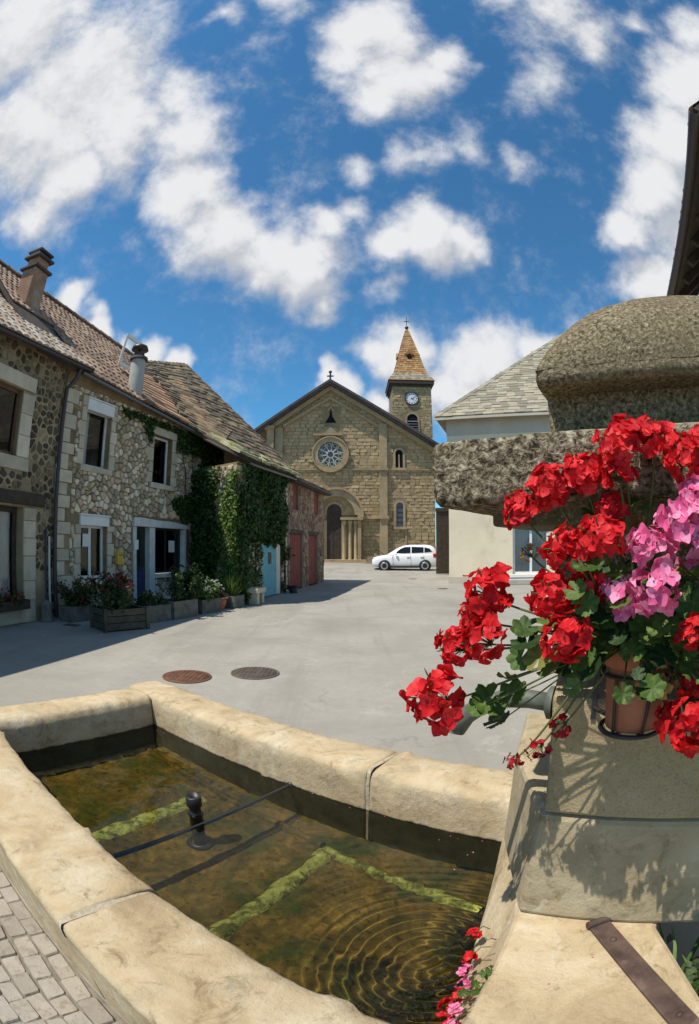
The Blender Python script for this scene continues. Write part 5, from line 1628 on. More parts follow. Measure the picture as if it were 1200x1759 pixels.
def plant(x, y, z0, L_, D_, H_, label, fl=None, nl=900, nf=60, ls=.07, m='shrub', fsize=.045, yaw=0, spiky=False, group='plants in the planters'):
    t = thing('potted_plant', (x, y, z0), label, 'plant', group)
    c_, s_ = math.cos(yaw), math.sin(yaw)
    b = MB(); tips = []
    for k in range(14):
        a, o = rng.uniform(-.35, .35) * L_, rng.uniform(-.3, .3) * D_
        p = Vector((x + c_ * a - s_ * o, y + s_ * a + c_ * o, z0 - .06)); sp_ = Vector((rng.uniform(-.4, .4), rng.uniform(-.4, .4), rng.uniform(.6, 1.1))) * H_
        pts = [p + sp_ * f + Vector((0, 0, -.12 * H_ * f * f)) for f in (0, .35, .7, 1)]
        b.tube(pts, [.010, .008, .006, .003], 5); tips.append(pts)
    b.build('stem', 'stem', t, 'stuff')
    def where():
        q = rng.choice(tips); f = rng.uniform(.15, 1.0) * 3; i = min(2, int(f))
        p = q[i].lerp(q[i + 1], f - i) + Vector((rng.gauss(0, .06), rng.gauss(0, .06), rng.gauss(0, .05)))
        p.z = max(p.z, z0 - .02)
        return p, (p - Vector((x, y, z0 - .1))) + Vector((0, 0, .25))
    b = MB()
    if spiky:
        for _ in range(nl // 8):
            q = rng.choice(tips); p = q[0]; d = Vector((rng.gauss(0, .5), rng.gauss(0, .5), 1)).normalized() * H_ * rng.uniform(.6, 1.2); sd_ = d.cross(Vector((0, 0, 1))).normalized() * .014
            mid = p + d * .55; tip = p + d + Vector((d.x * .3, d.y * .3, -.15 * H_))
            b.add([p - sd_, p + sd_, mid + sd_ * .8, mid - sd_ * .8, tip], [(0, 1, 2, 3), (3, 2, 4)], True)
    else:
        leaves(b, nl, where, ls, rng)
    b.build('foliage', m, t, 'stuff')
    if fl:
        b = MB()
        for _ in range(nf):
            q = rng.choice(tips); p = q[3] + Vector((rng.gauss(0, .07), rng.gauss(0, .07), rng.gauss(0, .05)))
            for k in range(5):
                a = k * 1.257 + rng.random(); d = Vector((math.cos(a), math.sin(a), rng.uniform(.3, 1)))
                b.leaf(p, d, fsize, rng.uniform(0, 6))
        b.build('blossom', fl, t, 'stuff')
    return t
Y2 = math.atan2(F2.d.y, F2.d.x)
PL_ = [
 (-5.72, 9.0, Y2, .70, .40, .32, 'small dark trough against the wall between downpipe and red bloomed planter', 'trough', 0, .55, 'dark leafy plant with a few red flowers beside the downpipe', 'flower_red', 700, 25, 'shrub', False),
 (-4.42, 8.55, Y2 - .35, .95, .62, .40, 'largest wooden planter of boards, nearest to the camera', 'trough_wood', 3, .62, 'tall planter bush with red and rose flowers in front of the lower window', 'flower_red', 1500, 60, 'shrub', False),
 (-4.25, 9.75, Y2 - .2, .80, .50, .36, 'low stone trough with a pale ledge in front of the dark door', 'trough', 0, .28, 'low pale leaved cushion plant in the trough before the dark door', None, 900, 0, 'shrub', False),
 (-3.88, 10.55, Y2 - .1, .85, .50, .40, 'grey stone planter below the wide shop window', 'trough', 0, .75, 'arching grey green shrub below the wide shop window', None, 1400, 0, 'shrub', False),
 (-3.55, 11.55, Y2 - .1, .75, .45, .34, 'grey trough with white flowers where the ivy begins', 'trough', 0, .45, 'leafy plant with white flowers where the ivy begins', 'flower_white', 900, 40, 'ivy_light', False),
 (-3.12, 12.75, Y2, .60, .42, .32, 'small trough of spiky leaves left of the white block by the blue door', 'trough', 0, .65, 'spiky long leaved plant in a trough near the blue door', None, 900, 0, 'ivy_light', True),
]
for (x, y, yw, L_, D_, H_, lab, m, bo, ph, plab, fl, nl, nf, lm, spk) in PL_:
    planter(x, y, yw, L_, D_, H_, lab, m, bo)
    plant(x, y, H_ - .03, L_ * 1.15, D_ * 1.15, ph * 1.22, plab, fl, int(nl * 1.7), int(nf * 1.5), .075, lm, .045, yw, spk)
# terracotta bowl and a white block beside the blue door
t = thing('flower_bowl', (-3.36, 12.18, 0), 'round clay bowl among the troughs in front of the ivy', 'flower pot')
b = MB(); b.lathe((-3.36, 12.18, 0), [(.14, 0), (.21, .18), (.24, .30), (.22, .30), (.19, .2), (.001, .2)], 20); b.build('bowl', 'terracotta', t)
b = MB(); b.lathe((-3.36, 12.18, 0), [(.235, .27), (.255, .28), (.255, .315), (.225, .32)], 20, caps=False); b.build('bowl_lip', 'terracotta', t)
plant(-3.36, 12.18, .22, .3, .3, .35, 'bushy plant with pink flowers in the round clay bowl', 'flower_pink', 500, 40)
t = thing('stone_bench', F3(.88, 0, .4), 'pale stone block seat left of the blue door', 'stone seat')
b = MB(); b.box(F3, .55, 1.20, .32, .46, .22, .58); b.build('seat_slab', 'quoin', t, bevel=.02)
for a in (.62, .98):
    b = MB(); b.box(F3, a, a + .16, 0, .318, .27, .54); b.build('support', 'quoin', t, bevel=.015)
t = thing('plant_tub', F3(4.35, 0, .35), 'black plastic tub on the ground right of the blue door', 'flower pot')
c_ = F3(4.35, 0, .35)
b = MB(); b.lathe(c_, [(.13, 0), (.18, .24), (.16, .24), (.14, .18), (.001, .18)], 18); b.build('tub', 'black_plastic', t)
b = MB(); b.lathe(c_, [(.178, .215), (.195, .22), (.195, .245), (.17, .25)], 18, caps=False); b.build('tub_rim', 'black_plastic', t)
# red flowers in a box under the lace curtain window
t = thing('window_box', F1(-2.0, .35, .16), 'window box on the sill of the lace curtained window', 'window box')
b = MB(); b.box(F1, -3.0, -1.05, .32, .335, .06, .24); b.build('base_board', 'dark_wood', t)
for o in (.06, .225):
    b = MB(); b.box(F1, -3.0, -1.05, .337, .50, o, o + .015); b.build('side_board', 'dark_wood', t)
for a in (-3.0, -1.065):
    b = MB(); b.box(F1, a, a + .015, .337, .50, .077, .223); b.build('end_board', 'dark_wood', t)
cpos = F1(-2.0, .45, .15)
plant(cpos.x, cpos.y, .45, 1.9, .15, .26, 'red flowering plants in the window box of the dark house', 'flower_red', 900, 110, .06, 'shrub', .04, math.atan2(F1.d.y, F1.d.x))
# cable from the ivy house to the church
t = thing('overhead_cable', ROOF3(4.6, .3), 'thin black cable from the slab roof to the church front', 'cable')
p0, p1 = ROOF3(4.5, .4, .3), Vector((2.2, 37.8, 7.5))
b = MB(); b.tube([p0.lerp(p1, i / 14) + Vector((0, 0, -.5 * math.sin(math.pi * i / 14))) for i in range(15)], .008, 5); b.build('wire', 'black_metal', t)
b = MB(); b.tube([ROOF3(4.5, .4, -.1), ROOF3(4.5, .4, .35)], .02, 6); b.build('bracket', 'black_metal', t)
# ================================================================== fountain basin
from mathutils import noise as mnoise
WST = lambda s, z, t: ST(s, t, z)
basin = thing('fountain_basin', ST(-1.7, 1.3, 0), 'warm stone fountain basin full of greenish brown water', 'basin')
NEAR = [(.27, -.2), (.27, .30), (.262, .40), (.250, .43), (.249, .470), (.258, .488), (.285, .499), (.36, .502), (.48, .503), (.58, .500), (.622, .491), (.638, .472), (.642, .43), (.642, .25), (.642, .1), (.642, -.2)]
FAR = [(2.27, -.2), (2.275, .30), (2.272, .45), (2.267, .476), (2.25, .492), (2.20, .501), (2.10, .503), (1.99, .501), (1.956, .492), (1.940, .468), (1.936, .42), (1.935, .25), (1.935, .1), (1.935, -.2)]
LEFT = [(-3.44, -.2), (-3.44, .30), (-3.435, .44), (-3.42, .47), (-3.39, .492), (-3.30, .502), (-3.2, .501), (-3.14, .492), (-3.108, .47), (-3.095, .42), (-3.092, .25), (-3.09, .1), (-3.09, -.2)]

def sweep(prof, a0, a1, along_s=True, seg=.018, amp=.007, seed=0., caps=True, inset=0.):
    n = max(1, int((a1 - a0) / seg)); k = len(prof)
    ct = sum(p[0] for p in prof) / k
    V = []
    for i in range(n + 1):
        a = a0 + (a1 - a0) * i / n
        for t, z in prof:
            p = ST(a, t, z) if along_s else ST(t, a, z)
            f = mnoise.noise(p * 5 + Vector((seed, 0, 0))) * amp + mnoise.noise(p * 19) * amp * .6 + mnoise.noise(p * 47) * amp * .3
            ch = mnoise.noise(p * 11 + Vector((3, seed, 0)))
            if ch > .38: f += (ch - .38) * .05      # chips and hollows
            d = 1 if t < ct else -1
            tt, zz = t + d * inset - d * f, z - inset * (z > .2) + f
            if i in (0, n) and not inset:        # arris a little worn at the joint
                zz -= .004 * (z > .4)
            V.append(ST(a, tt, zz) if along_s else ST(tt, a, zz))
    F = [(i * k + j, i * k + j + 1, (i + 1) * k + j + 1, (i + 1) * k + j) for i in range(n) for j in range(k - 1)]
    b = MB(); b.add(V, F, True)
    if caps:
        b.add(V[:k], [tuple(range(k))]); b.add(V[-k:], [tuple(range(k - 1, -1, -1))])
    return b
for prof, ax, a0, a1, sd_ in ((NEAR, True, -3.44, -1.214, 1), (NEAR, True, -1.196, -.162, 2), (FAR, True, -3.44, -1.197, 3), (FAR, True, -1.180, -.02, 4), (LEFT, False, .648, 1.929, 5)):
    sweep(prof, a0, a1, ax, seed=sd_ * 3.1).build('rim_stone', 'rim', basin, fix=True)
for prof, a0, a1 in ((NEAR, -1.216, -1.194), (FAR, -1.199, -1.178)):
    sweep(prof, a0, a1, True, .01, .012, 9, False, .004).build('mortar_joint', 'joint', basin)

# slab at the right end of the basin: its side slopes down to the water
TOPP = [(-.152, .262), (.78, .262), (.43, .91), (.285, 1.185), (.285, 1.95), (-.40, 1.95), (-.178, 1.185), (-.165, 1.04), (-.15, .69)]
BOTP = [(-.165, .262), (.80, .262), (.45, .92), (.30, 1.20), (.30, 1.95), (-.46, 1.95), (-.30, 1.185), (-.26, 1.04), (-.172, .69)]
b = MB(); n = len(TOPP)
b.add([ST(s, t, .50) for s, t in TOPP] + [ST(s, t, .25) for s, t in BOTP] + [ST(s, t, -.2) for s, t in BOTP], [tuple(range(n)), tuple(range(3 * n - 1, 2 * n - 1, -1))] + [(k * n + i, k * n + i + n, k * n + (i + 1) % n + n, k * n + (i + 1) % n) for i in range(n) for k in (0, 1)])
b.build('end_slab', 'rim', basin, bevel=.022)
# floor under water
FZ = -.10
b = MB()
def fl_(u, v):
    s, t = lerp(-3.10, -.25, u), lerp(.60, 1.945, v)
    p = ST(s, t, 0)
    return ST(s, t, FZ - .02 + .012 * mnoise.noise(p * 9) + .008 * mnoise.noise(p * 30))
b.grid(fl_, 150, 70); b.build('basin_floor', 'floor', basin)
def ridge(s0, t0, s1, t1, w, h, seed, name='algae_ridge', m='algae_bright'):
    b = MB(); A, B_ = ST(s0, t0), ST(s1, t1); d = (B_ - A).normalized(); q = Vector((-d.y, d.x, 0)); L_ = (B_ - A).length
    def fn(u, v):
        p = A + d * (u * L_) + q * ((v - .5) * w * (1 + .5 * mnoise.noise(Vector((u * L_ * 6, seed, 0)))) + .02 * mnoise.noise(Vector((u * L_ * 4, seed + 5, 0))))
        p.z = FZ - .03 + (h + .012 * mnoise.noise(p * 40)) * math.sin(math.pi * v) ** .6
        return p
    b.grid(fn, max(8, int(L_ / .015)), 8); b.build(name, m, basin)
ridge(-2.21, .62, -2.22, 1.66, .13, .04, 1)
ridge(-1.25, .62, -1.29, 1.72, .11, .045, 2)
ridge(-1.32, 1.735, -.42, 1.66, .07, .045, 3)
ridge(-3.0, 1.80, -1.35, 1.76, .06, .045, 4, 'floor_ledge', 'floor')
# water, rippled where the spout drips
RC = ST(-.45, 1.10)
def wat(u, v):
    s, t = lerp(-3.094, -.16, u), lerp(.641, 1.937, v)
    p = ST(s, t, .26)
    d = (Vector((p.x, p.y, 0)) - RC).length
    amp = .0017 * math.exp(-(d / .42) ** 2) * min(1, d / .06) * max(.15, .75 + .9 * mnoise.noise(p * 3.1))
    p.z += amp * math.sin(d * 2 * math.pi / .052 + 1.1 * mnoise.noise(p * 5) + .5 * mnoise.noise(p * 17)) + .0009 * mnoise.noise(p * 7) + .0005 * mnoise.noise(p * 19)
    return p
b = MB(); b.grid(wat, 420, 190)
wt = b.build('water', 'water'); structure(wt)
wt.cycles.is_caustics_caster = True
# standpipe and the bar that ties the walls
t = thing('standpipe', ST(-1.84, 1.33, -.02), 'dark iron standpipe with a collared cap standing in the water', 'pipe')
c_ = ST(-1.84, 1.33, FZ - .02)
b = MB(); b.lathe(c_, [(.035, 0), (.035, .35)], 20); b.build('pipe', 'black_metal', t)
b = MB(); b.lathe(c_, [(.075, 0), (.075, .015), (.05, .025)], 20, caps=False); b.build('foot_flange', 'black_metal', t)
b = MB(); b.lathe(c_, [(.041, .35), (.041, .375), (.031, .385), (.031, .42), (.041, .43), (.041, .485), (.032, .492), (.032, .46), (.001, .455)], 20); b.build('cap', 'black_metal', t)
t = thing('tie_bar', ST(-1.73, 1.29, .25), 'dark iron bar crossing the basin at the water surface', 'bar')
b = MB(); b.tube([ST(-1.76, .60, .242), ST(-1.71, 1.97, .250)], .016, 10); b.build('rod', 'black_metal', t)
b = MB(); b.lathe(ST(-1.71, 1.934, .250), [(.028, 0), (.028, .008), (.018, .012)], 16, axis=-ST_N); b.build('wall_plate', 'black_metal', t)
# fallen petals afloat by the far wall and on the rim
b = MB()
for _ in range(20):
    s, tt, z = rng.uniform(-3.0, -.5), 1.93 - abs(rng.gauss(0, .03)), .264
    if rng.random() < .35: s, tt, z = rng.uniform(-.9, -.48), rng.uniform(1.6, 1.92), .264
    if rng.random() < .15: s, tt, z = rng.uniform(-.1, .3), rng.uniform(.8, 1.15), .508
    b.leaf(ST(s, tt, z), (0, 0, 1), rng.uniform(.005, .010), rng.uniform(0, 6))
o = b.build('fallen_petals', 'petal_pink', None, 'stuff'); tag(o, 'pale pink fallen petals scattered along the far edge of the water', 'petals')

# ================================================================== fountain pillar
pil = thing('fountain_pillar', ST(.35, 1.6, .5), 'granite fountain pillar with a broad cap and a rounded dome', 'pillar')
def block(name, poly, z0, z1, m, bev=.012, taper=0.):
    cx, cy = sum(p[0] for p in poly) / len(poly), sum(p[1] for p in poly) / len(poly)
    n = len(poly); b = MB()
    b.add([ST(s, t, z0) for s, t in poly] + [ST(cx + (s - cx) * (1 - taper), cy + (t - cy) * (1 - taper), z1) for s, t in poly], [tuple(range(n - 1, -1, -1)), tuple(range(n, 2 * n))] + [(i, (i + 1) % n, (i + 1) % n + n, i + n) for i in range(n)])
    return b.build(name, m, pil, bevel=bev)
block('plinth', [(-.182, 1.19), (1.0, 1.19), (1.0, 2.05), (-.44, 2.05), (-.37, 1.60)], .501, .915, 'plinth', .02)
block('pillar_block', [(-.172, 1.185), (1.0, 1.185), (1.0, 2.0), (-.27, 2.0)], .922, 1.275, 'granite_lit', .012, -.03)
block('shaft', [(-.235, 1.37), (.9, 1.37), (.9, 1.98), (-.25, 1.98)], 1.276, 1.735, 'granite', .015)
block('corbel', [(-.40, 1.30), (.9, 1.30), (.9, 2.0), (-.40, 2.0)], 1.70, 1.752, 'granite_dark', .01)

def rounded(s0, s1, t0, t1, r, k=6, step=.03):
    out = []
    def line(a, b_):
        n = max(1, int(math.hypot(b_[0] - a[0], b_[1] - a[1]) / step))
        for i in range(1, n): out.append((lerp(a[0], b_[0], i / n), lerp(a[1], b_[1], i / n)))
    cs = [(s0 + r, t0 + r, math.pi), (s1 - r, t0 + r, 1.5 * math.pi), (s1 - r, t1 - r, 0), (s0 + r, t1 - r, .5 * math.pi)]
    for q, (cx, cy, a0) in enumerate(cs):
        arc = [(cx + r * math.cos(a0 + .5 * math.pi * i / k), cy + r * math.sin(a0 + .5 * math.pi * i / k)) for i in range(k + 1)]
        out.extend(arc)
        nx = cs[(q + 1) % 4]; line(arc[-1], (nx[0] + r * math.cos(nx[2]), nx[1] + r * math.sin(nx[2])))
    return out
def loft(name, outl, levels, m, amp=.008, fr=14, parent=pil):
    cx, cy = sum(p[0] for p in outl) / len(outl), sum(p[1] for p in outl) / len(outl)
    n = len(outl); V = []
    for z, ins in levels:
        for s, t in outl:
            d = Vector((s - cx, t - cy)); L_ = d.length; d = d / L_
            ss_, tt = s - d.x * ins, t - d.y * ins
            p = ST(ss_, tt, z); f = amp * (mnoise.noise(p * fr) + .6 * mnoise.noise(p * fr * 2.7) + .5 * mnoise.noise(p * fr * .35))
            V.append(ST(ss_ + d.x * f, tt + d.y * f, z + f * .5))
    b = MB(); b.add(V, [(i * n + j, i * n + (j + 1) % n, (i + 1) * n + (j + 1) % n, (i + 1) * n + j) for i in range(len(levels) - 1) for j in range(n)], True)
    b.add(V[:n], [tuple(range(n - 1, -1, -1))]); b.add(V[-n:], [tuple(range(n))])
    return b.build(name, m, pil)
ZC = [(1.740, .04), (1.743, .014), (1.755, .002), (1.765, 0)] + [(1.765 + .105 * i / 7, .0) for i in range(1, 8)] + [(1.884, .002), (1.893, .010), (1.896, .03)]
loft('cap_slab', rounded(-.475, .78, 1.05, 2.15, .028, 7, .012), ZC, 'pitted', .006, 45)
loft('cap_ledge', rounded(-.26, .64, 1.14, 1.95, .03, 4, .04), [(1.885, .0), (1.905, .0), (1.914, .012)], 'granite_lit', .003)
loft('neck', rounded(-.212, .53, 1.225, 1.88, .03, 4, .03), [(1.90 + .13 * i / 6, 0) for i in range(7)], 'granite', .002, 20)
b = MB()
def dome(u, v):
    x, y = u * 2 - 1, v * 2 - 1
    # spread samples towards the rim where the surface is steep
    x, y = math.sin(x * math.pi / 2), math.sin(y * math.pi / 2)
    h = max(0, (1 - abs(x) ** 2.5) * (1 - abs(y) ** 2.3)) ** .48
    s, t = .160 + x * .372, 1.53 + y * .42
    p = ST(s, t, 2.06 + .295 * h)
    f = .003 * (mnoise.noise(p * 12) + .6 * mnoise.noise(p * 35))
    return p + Vector((0, 0, f))
b.grid(dome, 70, 70)
dm_ = b.build('dome', 'granite', pil)
loft('dome_lip', rounded(-.218, .54, 1.108, 1.952, .03, 5, .02), [(2.022, .02), (2.028, .004), (2.045, 0), (2.066, .004)], 'granite', .002, 20)
# spout
t = thing('spout', ST(-.25, 1.235, 1.24), 'green bronze water spout curving out over the basin', 'spout')
pts = [ST(-.19, 1.235, 1.235), ST(-.26, 1.232, 1.243), ST(-.33, 1.228, 1.240), ST(-.39, 1.224, 1.218), ST(-.435, 1.222, 1.180), ST(-.462, 1.22, 1.135)]
b = MB(); b.tube(pts, [.021, .021, .021, .022, .023, .024], 16, False); sp = b.build('pipe', 'bronze', t); sp.modifiers.new('thick', 'SOLIDIFY').thickness = .004
b = MB(); b.tube([pts[-1] + Vector((0, 0, .010)), pts[-1] - (pts[-2] - pts[-1]).normalized() * .006], [.0245, .028], 16, False); b.build('lip', 'bronze', t)
b = MB(); b.lathe(ST(-.195, 1.235, 1.236), [(.045, 0), (.045, .012), (.026, .022)], 18, axis=-ST_U); b.build('wall_flange', 'bronze', t)
# iron strap on the slab
t = thing('iron_strap', ST(.24, .98, .50), 'rusty iron strap lying across the sunlit end slab', 'strap')
A, B_ = ST(.085, 1.178, .505), ST(.56, .57, .505)
d = (B_ - A).normalized(); q = Vector((-d.y, d.x, 0))
b = MB(); W_ = lambda a, z, o: A + d * a + q * o + Vector((0, 0, z))
b.box(W_, 0, (B_ - A).length, 0, .010, -.035, .035); bs = b.build('band', 'strap', t, bevel=.002)
for a in (.10, .50):
    b = MB(); b.lathe(A + d * a + Vector((0, 0, .010)), [(.011, 0), (.011, .004), (.006, .008), (.001, .009)], 12); b.build('bolt', 'strap', t)
b = MB(); b.tube([A + q * -.04 + Vector((0, 0, .014)), A + q * .04 + Vector((0, 0, .014))], .014, 10); b.build('hinge_barrel', 'strap', t)
# weeds in the angle behind the slab
def weed(s, tt, lab, n, h):
    t = thing('weed', ST(s, tt, 0), lab, 'plant')
    b = MB()
    for _ in range(n):
        p = ST(s + rng.gauss(0, .05), tt + rng.gauss(0, .06), 0); d = Vector((rng.gauss(0, .35), rng.gauss(0, .35), 1)).normalized() * h * rng.uniform(.6, 1.15)
        sd_ = d.cross(Vector((rng.random(), rng.random(), 0))).normalized() * .009
        m1, m2 = p + d * .5, p + d * .85 + Vector((d.x, d.y, 0)) * .25
        b.add([p - sd_ * .5, p + sd_ * .5, m1 + sd_, m1 - sd_, m2 + sd_ * .7, m2 - sd_ * .7, p + d + Vector((d.x, d.y, -d.z * .1)) * .5], [(0, 1, 2, 3), (3, 2, 4, 5), (5, 4, 6)], True)
    b.build('blades', 'ivy_light', t, 'stuff')
    b = MB(); leaves(b, n * 2, lambda: (ST(s + rng.gauss(0, .06), tt + rng.gauss(0, .08), rng.uniform(.05, h * .8)), (0, 0, 1)), .05, rng); b.build('foliage', 'shrub', t, 'stuff')
weed(.50, 1.06, 'tuft of green blades growing behind the corner of the sunlit slab', 80, .40)

# ================================================================== flower pot and geraniums
PC = ST(.02, 1.055)
pot = thing('flower_pot', PC + Vector((0, 0, 1.235)), 'terracotta flower pot held by an iron hoop on the pillar', 'flower pot')
b = MB(); b.lathe(PC + Vector((0, 0, 1.254)), [(.060, 0), (.062, .004), (.075, .150), (.073, .153)], 36, caps=False); b.lathe(PC + Vector((0, 0, 1.254)), [(.001, .001), (.060, .0)], 36, caps=False); b.build('body', 'terracotta', pot)
b = MB(); b.lathe(PC + Vector((0, 0, 1.236)), [(.0755, .158), (.081, .162), (.083, .200), (.078, .204), (.072, .200), (.070, .17)], 36, caps=False); b.build('pot_rim', 'terracotta', pot)
b = MB(); b.lathe(PC + Vector((0, 0, 1.236)), [(.0715, .182), (.03, .19), (.001, .19)], 24, caps=False); b.build('soil', 'soil', pot)
hold = thing('pot_holder', PC + Vector((0, .09, 1.22)), 'black iron hoop bracket carrying the terracotta pot', 'bracket')
def hoop(r, z, th=.0045):
    b = MB(); n = 32
    b.tube([PC + Vector((r * math.cos(2 * math.pi * i / n), r * math.sin(2 * math.pi * i / n), z)) for i in range(n + 1)], th, 8, False); return b
hoop(.071, 1.249, .006).build('lower_hoop', 'black_metal', hold)
hoop(.0805, 1.378).build('upper_hoop', 'black_metal', hold)
for a in (-2.75, -1.75, -.75, .4):
    c_, s_ = math.cos(a), math.sin(a)
    b = MB(); b.tube([PC + Vector((c_ * r_, s_ * r_, z)) for r_, z in ((.0, 1.247), (.05, 1.247), (.068, 1.249), (.076, 1.31), (.0815, 1.378))], .0042, 6); b.build('upright', 'black_metal', hold)
b = MB(); W_ = lambda s, z, tt: ST(s, tt, z)
b.box(W_, -.085, -.073, 1.22, 1.47, 1.168, 1.18); b.build('back_bar', 'black_metal', hold)
b = MB(); b.tube([ST(-.079, 1.172, 1.25), ST(-.03, 1.11, 1.25)], .006, 6); b.build('arm', 'black_metal', hold)
b = MB(); b.tube([ST(-.079, 1.172, 1.378), ST(-.03, 1.11, 1.378)], .005, 6); b.build('arm', 'black_metal', hold)

def petal_mesh(b, a, L_, W2, cup, r_):
    ca, sa = math.cos(a), math.sin(a)
    n, m = 3, 3
    tw = r_.uniform(-.25, .25)
    V = []
    for j in range(m + 1):
        v = j / m
        wd = W2 * (math.sin(math.pi * (.10 + .80 * v ** .8)) ** .75) * (1 if v < .95 else .86)
        for i in range(n + 1):
            x = (i / n - .5) * 2
            rr = L_ * (.01 + .99 * v) - abs(x) ** 2 * L_ * .10 * v + (.05 * L_ * (abs(x) < .3) * (-1) if v > .95 else 0)
            z = cup * L_ * v * v - .12 * W2 * (1 - x * x) * (.4 + v) + .05 * L_ * math.sin(x * 2.2 + tw * 6) * v + tw * x * W2
            V.append((ca * rr - sa * x * wd, sa * rr + ca * x * wd, z))
    b.add(V, [(j * (n + 1) + i, j * (n + 1) + i + 1, (j + 1) * (n + 1) + i + 1, (j + 1) * (n + 1) + i) for j in range(m) for i in range(n)], True)
def floret_meshes(m, k, seed, layers=1):
    out = []
    r_ = random.Random(seed)
    for v in range(k):
        b = MB()
        for ly in range(layers):
            for i in range(5):
                petal_mesh(b, i * 2 * math.pi / 5 + r_.uniform(-.22, .22) + ly * .6, 1 - .3 * ly, .52 * r_.uniform(.85, 1.12), r_.uniform(-.25, .35) + .45 * ly, r_)
        me = bpy.data.meshes.new('floret'); me.from_pydata(b.v, [], b.f); me.polygons.foreach_set('use_smooth', b.sm); me.materials.append(M[m]); out.append(me)
    return out
FLO = {'r': floret_meshes('petal_red', 6, 1, 1), 's': floret_meshes('petal_deep', 3, 2), 'p': floret_meshes('petal_pink', 5, 3, 1), 'd': floret_meshes('petal_dry', 3, 4)}

def leaf_mesh(m, seed):
    r_ = random.Random(seed); V, F = [(0, 0, 0)], []
    n, rings = 42, 4
    for j in range(1, rings + 1):
        for i in range(n):
            a = -math.pi * .94 + 2 * math.pi * .94 * i / (n - 1)
            lobe = .80 + .20 * abs(math.cos(a * 3.5)) + .035 * math.cos(a * 21)
            rr = j / rings * (lobe if j == rings else lerp(.85, lobe, j / rings))
            z = .16 * (j / rings) ** 2 * math.cos(a * 7) * .7 + .30 * (j / rings) ** 1.5 - .12 * rr * rr + r_.uniform(-.01, .01)
            V.append((rr * math.cos(a), rr * math.sin(a), z))
    for i in range(n - 1): F.append((0, 1 + i, 2 + i))
    for j in range(rings - 1):
        for i in range(n - 1):
            F.append((1 + j * n + i, 1 + (j + 1) * n + i, 2 + (j + 1) * n + i, 2 + j * n + i))
    me = bpy.data.meshes.new('leaf'); me.from_pydata(V, [], F); me.polygons.foreach_set('use_smooth', [True] * len(F)); me.materials.append(M[m]); return me
LEAF = [leaf_mesh('leaf', 1), leaf_mesh('leaf', 2), leaf_mesh('leaf_dark', 3), leaf_mesh('leaf', 4), leaf_mesh('leaf_yellow', 5)]

FLOWERS = [(-0.428,1.000,1.301,0.076,'r'),(-0.310,0.980,1.551,0.058,'r'),(-0.346,1.020,1.492,0.044,'r'),(-0.374,0.970,1.434,0.046,'r'),(-0.306,0.950,1.455,0.051,'r'),(-0.254,1.050,1.723,0.046,'r'),(-0.177,1.000,1.765,0.049,'r'),(-0.108,1.020,1.791,0.049,'r'),(-0.018,0.970,1.843,0.053,'r'),(0.053,1.000,1.848,0.051,'r'),(-0.028,0.980,1.782,0.040,'r'),(0.107,0.940,1.802,0.048,'r'),(0.155,0.980,1.824,0.043,'r'),(-0.134,0.900,1.639,0.045,'r'),(-0.065,0.880,1.658,0.048,'r'),(-0.046,1.020,1.717,0.039,'r'),(-0.157,0.880,1.556,0.043,'r'),(-0.096,0.900,1.561,0.041,'r'),(-0.120,0.840,1.486,0.047,'r'),(0.120,0.900,1.488,0.035,'r'),(0.144,0.900,1.316,0.065,'r'),(0.103,0.980,1.294,0.037,'r'),(0.145,0.950,1.382,0.036,'r'),(-0.180,1.000,1.205,0.032,'s'),(-0.133,1.000,1.259,0.033,'s'),(-0.230,1.000,1.169,0.027,'s'),(-0.018,0.900,1.553,0.045,'p'),(0.040,0.870,1.566,0.048,'p'),(0.034,0.900,1.638,0.049,'p'),(0.092,0.900,1.673,0.052,'p'),(0.131,0.920,1.714,0.047,'p'),(0.117,0.970,1.631,0.037,'p'),(-0.238,1.050,1.632,0.022,'d'),(0.014,1.050,1.681,0.030,'d'),(0.077,0.950,1.371,0.031,'d')]
LEAVES = [(-0.304,1.000,1.306,0.045),(-0.256,1.020,1.318,0.042),(-0.288,1.030,1.247,0.035),(-0.317,0.980,1.297,0.031),(-0.194,0.860,1.472,0.032),(-0.168,0.850,1.448,0.030),(-0.205,0.880,1.495,0.028),(-0.147,0.860,1.425,0.026),(-0.117,0.920,1.513,0.033),(-0.062,0.880,1.519,0.032),(-0.030,0.950,1.475,0.037),(0.029,0.930,1.484,0.041),(0.074,0.920,1.502,0.040),(0.114,0.930,1.537,0.038),(0.102,0.920,1.458,0.038),(0.067,0.900,1.441,0.033),(0.003,0.900,1.452,0.029),(0.121,0.950,1.583,0.039),(0.076,1.000,1.592,0.041),(-0.050,1.020,1.588,0.039),(-0.089,0.860,1.449,0.030),(-0.049,0.900,1.463,0.031),(0.132,0.930,1.411,0.042),(-0.104,1.060,1.586,0.038),(0.017,1.000,1.501,0.043),(0.054,1.020,1.521,0.042),(-0.022,1.030,1.509,0.045),(0.092,1.030,1.549,0.045),(-0.194,1.060,1.472,0.042),(-0.092,1.080,1.528,0.044),(0.007,0.970,1.454,0.035),(-0.278,1.040,1.352,0.027),(0.148,0.980,1.433,0.043),(-0.048,1.060,1.474,0.046),(0.058,1.000,1.454,0.044),(-0.208,0.880,1.440,0.029),(-0.148,1.100,1.519,0.045),(0.160,1.000,1.318,0.043),(-0.003,1.080,1.738,0.031),(-0.093,1.100,1.718,0.032),(0.086,1.080,1.758,0.034)]
